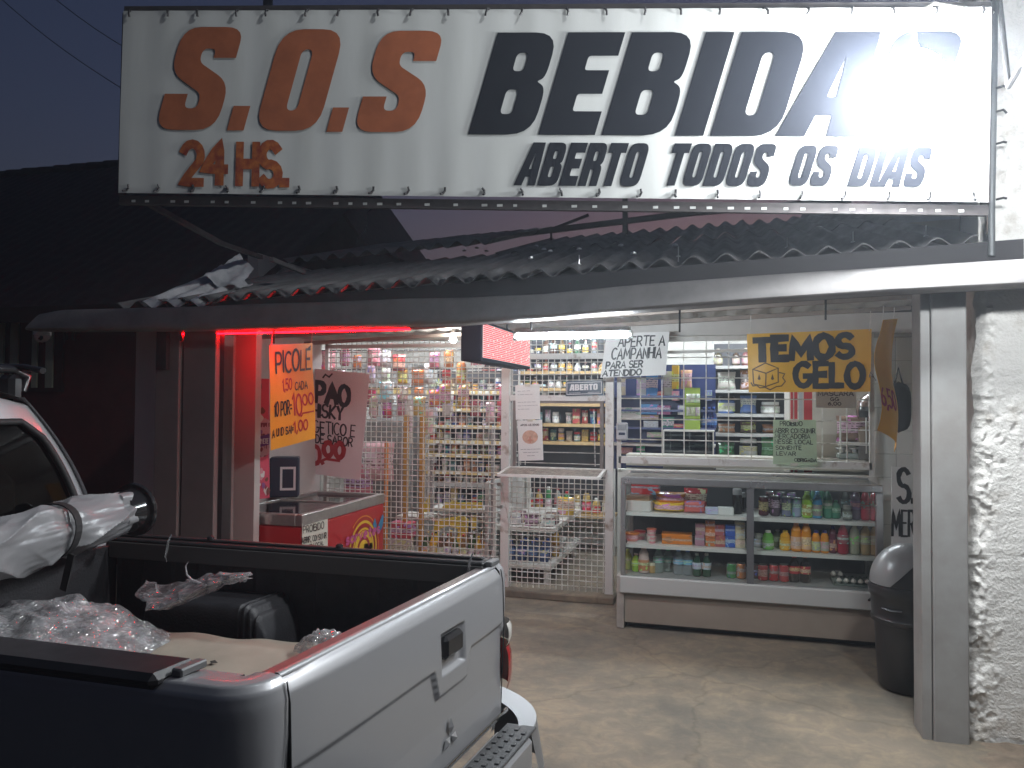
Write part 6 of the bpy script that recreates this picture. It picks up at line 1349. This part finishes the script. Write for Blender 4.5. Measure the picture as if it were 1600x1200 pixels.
wg = MB(); wg.prism(pts, lambda u, v, dd: Vector((fx(v)-.012-dd, u, v)), .004); wg.build('rear_window', glassmat('tinted_glass', (.30, .32, .32), .06, .03), trk, world=False)
for s in (-1, 1):
    b = MB(); b.grid(lambda u, v: Vector((XR-.02-.13*v-(1.30-.45*v)*u, s*(prof_y(1.2+.66*v, 0)+.0), 1.20+.66*v)), 12, 12, skip=lambda u, v: .12 < u < .92 and .15 < v < .85); b.build('cab_side', SIL, trk, world=False, smooth=50)
    b = MB(); b.grid(lambda u, v: Vector((XR-.02-.13*(.14+.72*v)-(1.30-.45*(.14+.72*v))*(.11+.82*u), s*(prof_y(1.2+.66*(.14+.72*v), 0)-.01), 1.20+.66*(.14+.72*v))), 4, 8); b.build('side_window', glassmat('tinted_glass'), trk, world=False)
b = MB(); b.quad((-3.50, -.70, 1.22), (-3.50, .70, 1.22), (-3.28, .48, 1.84), (-3.28, -.48, 1.84)); b.build('windscreen', glassmat('tinted_glass'), trk, world=False)
CLOTH = mat('seat_cloth', (.20, .19, .17), .9)
for y in (-.36, .36):
    b = MB(); b.box((-2.55, y, 1.25), (.16, .50, .50), bev=.07); st = b.build('seat', CLOTH, trk, world=False)
    b = MB(); b.box((-2.55, y, 1.60), (.11, .27, .20), bev=.05); b.build('headrest', CLOTH, st, world=False)
# roof rack
rk = []
for xo in (-2.42, -3.0):
    b = MB(); b.tube([(xo, -.52, 1.90), (xo, -.56, 1.965), (xo, -.48, 1.995), (xo, 0, 2.01), (xo, .48, 1.995), (xo, .56, 1.965), (xo, .535, 1.89)], .020, 10); b.build('rack_bar', mat('handle_black'), trk, world=False, smooth=50)
    for s in (-1, 1): b = MB(); b.box((xo, s*.475, 1.905), (.10, .07, .13), bev=.02); b.build('rack_foot', mat('handle_black'), trk, world=False)
for s in (-1, 1): b = MB(); b.tube([(-2.25, s*.50, 1.99), (-2.4, s*.52, 2.01), (-3.2, s*.52, 2.02)], .016, 8); b.build('rack_bar', mat('handle_black'), trk, world=False, smooth=50)

# the tailgate runs a little askew to the bed sides
def skew(o):
    for ch in o.children:
        if ch.type == 'MESH':
            if ch.name.startswith('tread'): ch.location.x += .095*ch.location.y
            else:
                for v in ch.data.vertices: v.co.x += .095*v.co.y
        skew(ch)
skew(trk)
# ================================================================== things in the bed
def roll_pt(t): # axis of the rolled cover
    P1, P2 = onX(206, 797, -2.74), onX(0, 852, -2.74); return P1+(P2-P1)*t
tp = thing('rolled_cover', 'crumpled grey rolled bed cover with black end cap and strap', 'cover', roll_pt(.8))
ax = (roll_pt(1)-roll_pt(0)); Lr = 1.45/ax.length; axn = ax.normalized(); xs = axn.cross(Vector((0, 0, 1))).normalized(); zs_ = xs.cross(axn)
def ridge(p): return 1-abs(noise.noise(p))*2
CREASE = [(.4, .16, 5, .030, .03), (1.3, .2, -3.5, .026, .025), (2.3, .55, 3, .028, .03), (3.2, .2, 4, .030, .028), (4.1, .62, -3, .030, .03), (5.0, .2, -4, .026, .03), (.2, .75, 2.5, .026, .03), (5.6, .6, 2, .028, .035), (1.6, .62, -2.5, .024, .03), (3.0, .95, 3, .03, .03), (4.7, 1.0, 2, .03, .03), (5.3, .22, 1.2, .03, .02), (5.4, .85, .5, .03, .022)]
def roll(u, v):
    t_ = .10+u*Lr; a_ = 2*math.pi*v; s_ = u*1.45
    r_ = .112+.012*u; pin = math.exp(-((s_-.36)/.05)**2)*.028
    q = Vector((s_*2.2, math.cos(a_), math.sin(a_))); f_ = .016*noise.noise(q*1.3)+.004*noise.noise(q*5)
    for a0, s0, kk, hh, ww in CREASE:
        dd = (a_-a0-kk*(s_-s0)+.5*noise.noise(Vector((s_*4, a0*3, 1)))+math.pi) % (2*math.pi)-math.pi
        f_ += hh*math.exp(-abs(dd)*.115/ww)*max(0, min(1, 1.3-abs(s_-s0)/.30))
    drop = .05*max(0, -math.sin(a_))*min(1, s_/.5)*(.5+.5*noise.noise(Vector((s_*3, 1, 5))))
    if s_ < .06: f_ += .016*noise.noise(Vector((a_*2.5, 8, 1)))
    return roll_pt(t_)+(xs*math.cos(a_)+zs_*math.sin(a_))*(r_-pin+f_-.018)+Vector((0, 0, -drop))+axn*(.035*noise.noise(Vector((math.cos(a_)*2, math.sin(a_)*2, 3))) if s_ < .05 else 0)
b = MB(); b.grid(roll, 300, 140); b.build('cover_cloth', mat('grey_tarp', (.215, .215, .222), .32, var=.1, vscale=5), tp, smooth=38)
b = MB(); c0 = roll_pt(0); rotc = Matrix((xs, zs_, -axn)).transposed()
b.lathe([(0, -.09), (.098, -.09), (.104, 0), (.125, .004), (.128, .02), (.122, .03), (.11, .024), (.06, .034), (0, .036)], 32, c0, rotc); b.build('end_cap', mat('cap_black', (.014, .014, .015), .14, coat=.5), tp, smooth=40)
b = MB(); ts = .10+.36/1.45*Lr
for i in range(28):
    a0, a1 = 2*math.pi*i/28, 2*math.pi*(i+1)/28; w_ = .016
    f = lambda a_, d_, o: roll_pt(ts)+axn*(d_+.012*math.sin(a_*2))+(xs*math.cos(a_)+zs_*math.sin(a_))*(.112+o)
    b.quad(f(a0, -w_, 0), f(a1, -w_, 0), f(a1, -w_, .006), f(a0, -w_, .006)); b.quad(f(a0, -w_, .006), f(a1, -w_, .006), f(a1, w_, .006), f(a0, w_, .006)); b.quad(f(a0, w_, .006), f(a1, w_, .006), f(a1, w_, 0), f(a0, w_, 0))
q = roll_pt(ts)-Vector((0, 0, .115)); b.box(q+Vector((.06, 0, -.06)), (.035, .006, .16), Matrix.Rotation(.25, 3, 'Y')); b.build('strap', mat('strap_black', (.012, .012, .013), .8), tp)
# cardboard
cb = MB(); CZ = .735
c4 = [onZ(150, 1000, CZ+.01), onZ(352, 984, CZ), onZ(505, 1011, CZ), onZ(440, 1075, CZ), onZ(300, 1090, CZ)]
cX0, cX1, cY0, cY1 = -2.62, -1.10, 1.86, 2.82
def card(u, v, o=0):
    X = cX0+(cX1-cX0)*u; Y = cY0+(cY1-cY0)*v-.02*math.sin(u*5)*v+.03*noise.noise(Vector((u*3, 5, 2)))*v-.10*max(0, u-.8)*5*v*v*0
    return Vector((X+.012*noise.noise(Vector((u*9, v*14, 1)))*u, Y, CZ+.010*noise.noise(Vector((u*3, v*3, 7)))+.004*noise.noise(Vector((u*12, v*10, 3)))-.02*max(0, v-.85)*6*noise.noise(Vector((u*8, 1, 1)))-o))
cb.grid(lambda u, v: card(u, v), 60, 40); cb.grid(lambda u, v: card(1-u, v, .006), 60, 40)
for f_ in (lambda u, v: card(u, 1, .006*v), lambda u, v: card(u, 0, .006*v), lambda u, v: card(1, u, .006*v)): cb.grid(f_, 50, 1)
cbo = tag(cb.build('cardboard_sheet', mat('kraft_card', (.34, .29, .23), .8, var=.15, vscale=4), smooth=50), 'flattened brown cardboard sheet lying in the truck bed', 'cardboard')
cbx = MB(); cbx.box((-1.85, 2.34, .655), (1.3, .80, .13), bev=.01); tag(cbx.build('packed_carton', mat('kraft_card')), 'low flat carton under the cardboard sheet in the truck bed', 'carton')
for l in (((158, 1014), (166, 1013), (170, 1016)), ((186, 1018), (196, 1017), (200, 1021), (192, 1021)), ((214, 1021), (226, 1019), (238, 1023), (260, 1025), (246, 1026), (228, 1025)), ((328, 1034), (336, 1032), (340, 1036), (330, 1037))):
    b = MB(); b.prism([(onZ(x, y, CZ+.012).x, onZ(x, y, CZ+.012).y) for x, y in l], lambda u, v, dd: Vector((u, v, CZ+.013+dd)), .001); b.build('torn_hole', mat('hole_dark', (.03, .025, .02), .9), cbo)
# bubble wrap
def wrapmat():
    m = bpy.data.materials.new('bubble_wrap'); m.use_nodes = True; t = m.node_tree; t.nodes.clear(); L = t.links.new; N = t.nodes.new
    o = N('ShaderNodeOutputMaterial'); tr = N('ShaderNodeBsdfTransparent'); df = N('ShaderNodeBsdfDiffuse'); tl = N('ShaderNodeBsdfTranslucent'); gl = N('ShaderNodeBsdfGlossy')
    df.inputs[0].default_value = (.80, .81, .83, 1); tl.inputs[0].default_value = (.80, .81, .83, 1); gl.inputs['Roughness'].default_value = .09
    m1 = N('ShaderNodeMixShader'); m2 = N('ShaderNodeMixShader'); m3 = N('ShaderNodeMixShader'); m1.inputs[0].default_value = .4; L(df.outputs[0], m1.inputs[1]); L(tl.outputs[0], m1.inputs[2])
    tc = N('ShaderNodeTexCoord'); v = N('ShaderNodeTexVoronoi'); v.inputs['Scale'].default_value = 70; L(tc.outputs['Object'], v.inputs[0])
    n = N('ShaderNodeTexNoise'); n.inputs['Scale'].default_value = 16; n.inputs['Detail'].default_value = 4; L(tc.outputs['Object'], n.inputs[0])
    mr = N('ShaderNodeMapRange'); mr.inputs[1].default_value = .35; mr.inputs[2].default_value = .65; mr.inputs[3].default_value = .20; mr.inputs[4].default_value = .56; L(n.outputs[0], mr.inputs[0])
    L(mr.outputs[0], m2.inputs[0]); L(tr.outputs[0], m2.inputs[1]); L(m1.outputs[0], m2.inputs[2])
    fr = N('ShaderNodeLayerWeight'); fr.inputs[0].default_value = .5; ad = N('ShaderNodeMath'); ad.operation = 'MULTIPLY_ADD'; ad.inputs[1].default_value = .25; ad.inputs[2].default_value = .20; L(fr.outputs['Facing'], ad.inputs[0])
    bp = N('ShaderNodeBump'); bp.inputs['Strength'].default_value = 1; bp.inputs['Distance'].default_value = .010; L(v.outputs['Distance'], bp.inputs['Height'])
    n4 = N('ShaderNodeTexNoise'); n4.inputs['Scale'].default_value = 42; n4.inputs['Detail'].default_value = 3; L(tc.outputs['Object'], n4.inputs[0])
    bp2 = N('ShaderNodeBump'); bp2.inputs['Strength'].default_value = .5; bp2.inputs['Distance'].default_value = .012; L(n4.outputs[0], bp2.inputs['Height']); L(bp2.outputs[0], bp.inputs['Normal'])
    for s_ in (gl, fr): L(bp.outputs[0], s_.inputs['Normal'])
    L(bp2.outputs[0], df.inputs['Normal']); gl.inputs['Roughness'].default_value = .10
    L(ad.outputs[0], m3.inputs[0]); L(m2.outputs[0], m3.inputs[1]); L(gl.outputs[0], m3.inputs[2]); L(m3.outputs[0], o.inputs[0]); return m
BW_ = wrapmat()
wr = thing('bubble_wrap', 'heap of crumpled clear bubble wrap in the truck bed', 'bubble wrap', onZ(80, 960, .75))
for k, (cx, cy, rx, ry, hh) in enumerate(((-2.66, 2.52, .42, .34, .19), (-2.50, 2.44, .38, .36, .12), (-2.32, 2.60, .16, .15, .09))):
    def heap(u, v):
        a_ = 2*math.pi*u; r_ = v; q = Vector((math.cos(a_)*r_*3+k*7, math.sin(a_)*r_*3, k)); c_ = noise.noise(q*1.2)*.5+ridge(q*1.8)*.13+noise.noise(q*4)*.06
        return Vector((cx+rx*r_*math.cos(a_)*(1+.16*c_), cy+ry*r_*math.sin(a_)*(1+.16*c_), CZ+.012+hh*max(0, (1-r_**3))*(.66+.45*c_)))
    b = MB(); b.grid(heap, 150, 60); b.build('wrap_layer', BW_, wr, smooth=30)
b = MB()
def wisp(u, v):
    x = 215+170*u; yc = 942-34*u+6*math.sin(u*6); hw = 24*(1-u)**.7+5; p = onY(x, yc+(v-.5)*2*hw*(1 if v < .5 else .7), 2.72+.12*math.sin(v*5+u*3)+.1*u); q = Vector((u*6, v*3, 2)); return p+Vector((.01*noise.noise(q*2), .05*ridge(q*.8), .010*ridge(q*1.3)))
b.grid(wisp, 80, 24); b.build('wrap_tail', BW_, wr, smooth=30)
b = MB(); b.tube([onY(x, y, 2.82) for x, y in ((322, 915), (300, 906), (292, 898), (290, 884), (294, 878))], .004, 5, rad=[.006, .005, .004, .003, .002]); b.build('wrap_curl', BW_, wr, smooth=50)
pl = onZ(510, 1022, .74)
b = MB()
def bagp(u, v):
    a_ = 2*math.pi*u; q = Vector((math.cos(a_)*2*v, math.sin(a_)*2*v, 4)); c_ = ridge(q*1.3)*.35+noise.noise(q*3)*.3
    return pl+Vector((.12*v*math.cos(a_)*(1+.3*c_), .08*v*math.sin(a_)*(1+.3*c_)-.0, .01+.10*(1-v**3)*(.6+.6*c_)))
b.grid(bagp, 70, 30); tag(b.build('plastic_scrap', BW_, smooth=30), 'small scrap of clear plastic on the cardboard near the tailgate', 'plastic scrap')
finish_labels()

# ------------------------------------------------------------------ thin scattering volume added to stand in for lens glare at the lamps
b = MB(); b.box((0, 15, 3.75), (130, 120, 9.9)); hz = b.build('glare_haze', mat('glare_haze_air'), smooth=None); hz['kind'] = 'stuff'
ht = _m['glare_haze_air'].node_tree; ht.nodes.clear(); ho = ht.nodes.new('ShaderNodeOutputMaterial'); pv = ht.nodes.new('ShaderNodeVolumePrincipled')
pv.inputs['Color'].default_value = (.82, .90, 1, 1); pv.inputs['Density'].default_value = GLARE_HAZE_D; pv.inputs['Anisotropy'].default_value = .6; ht.links.new(pv.outputs[0], ho.inputs['Volume'])
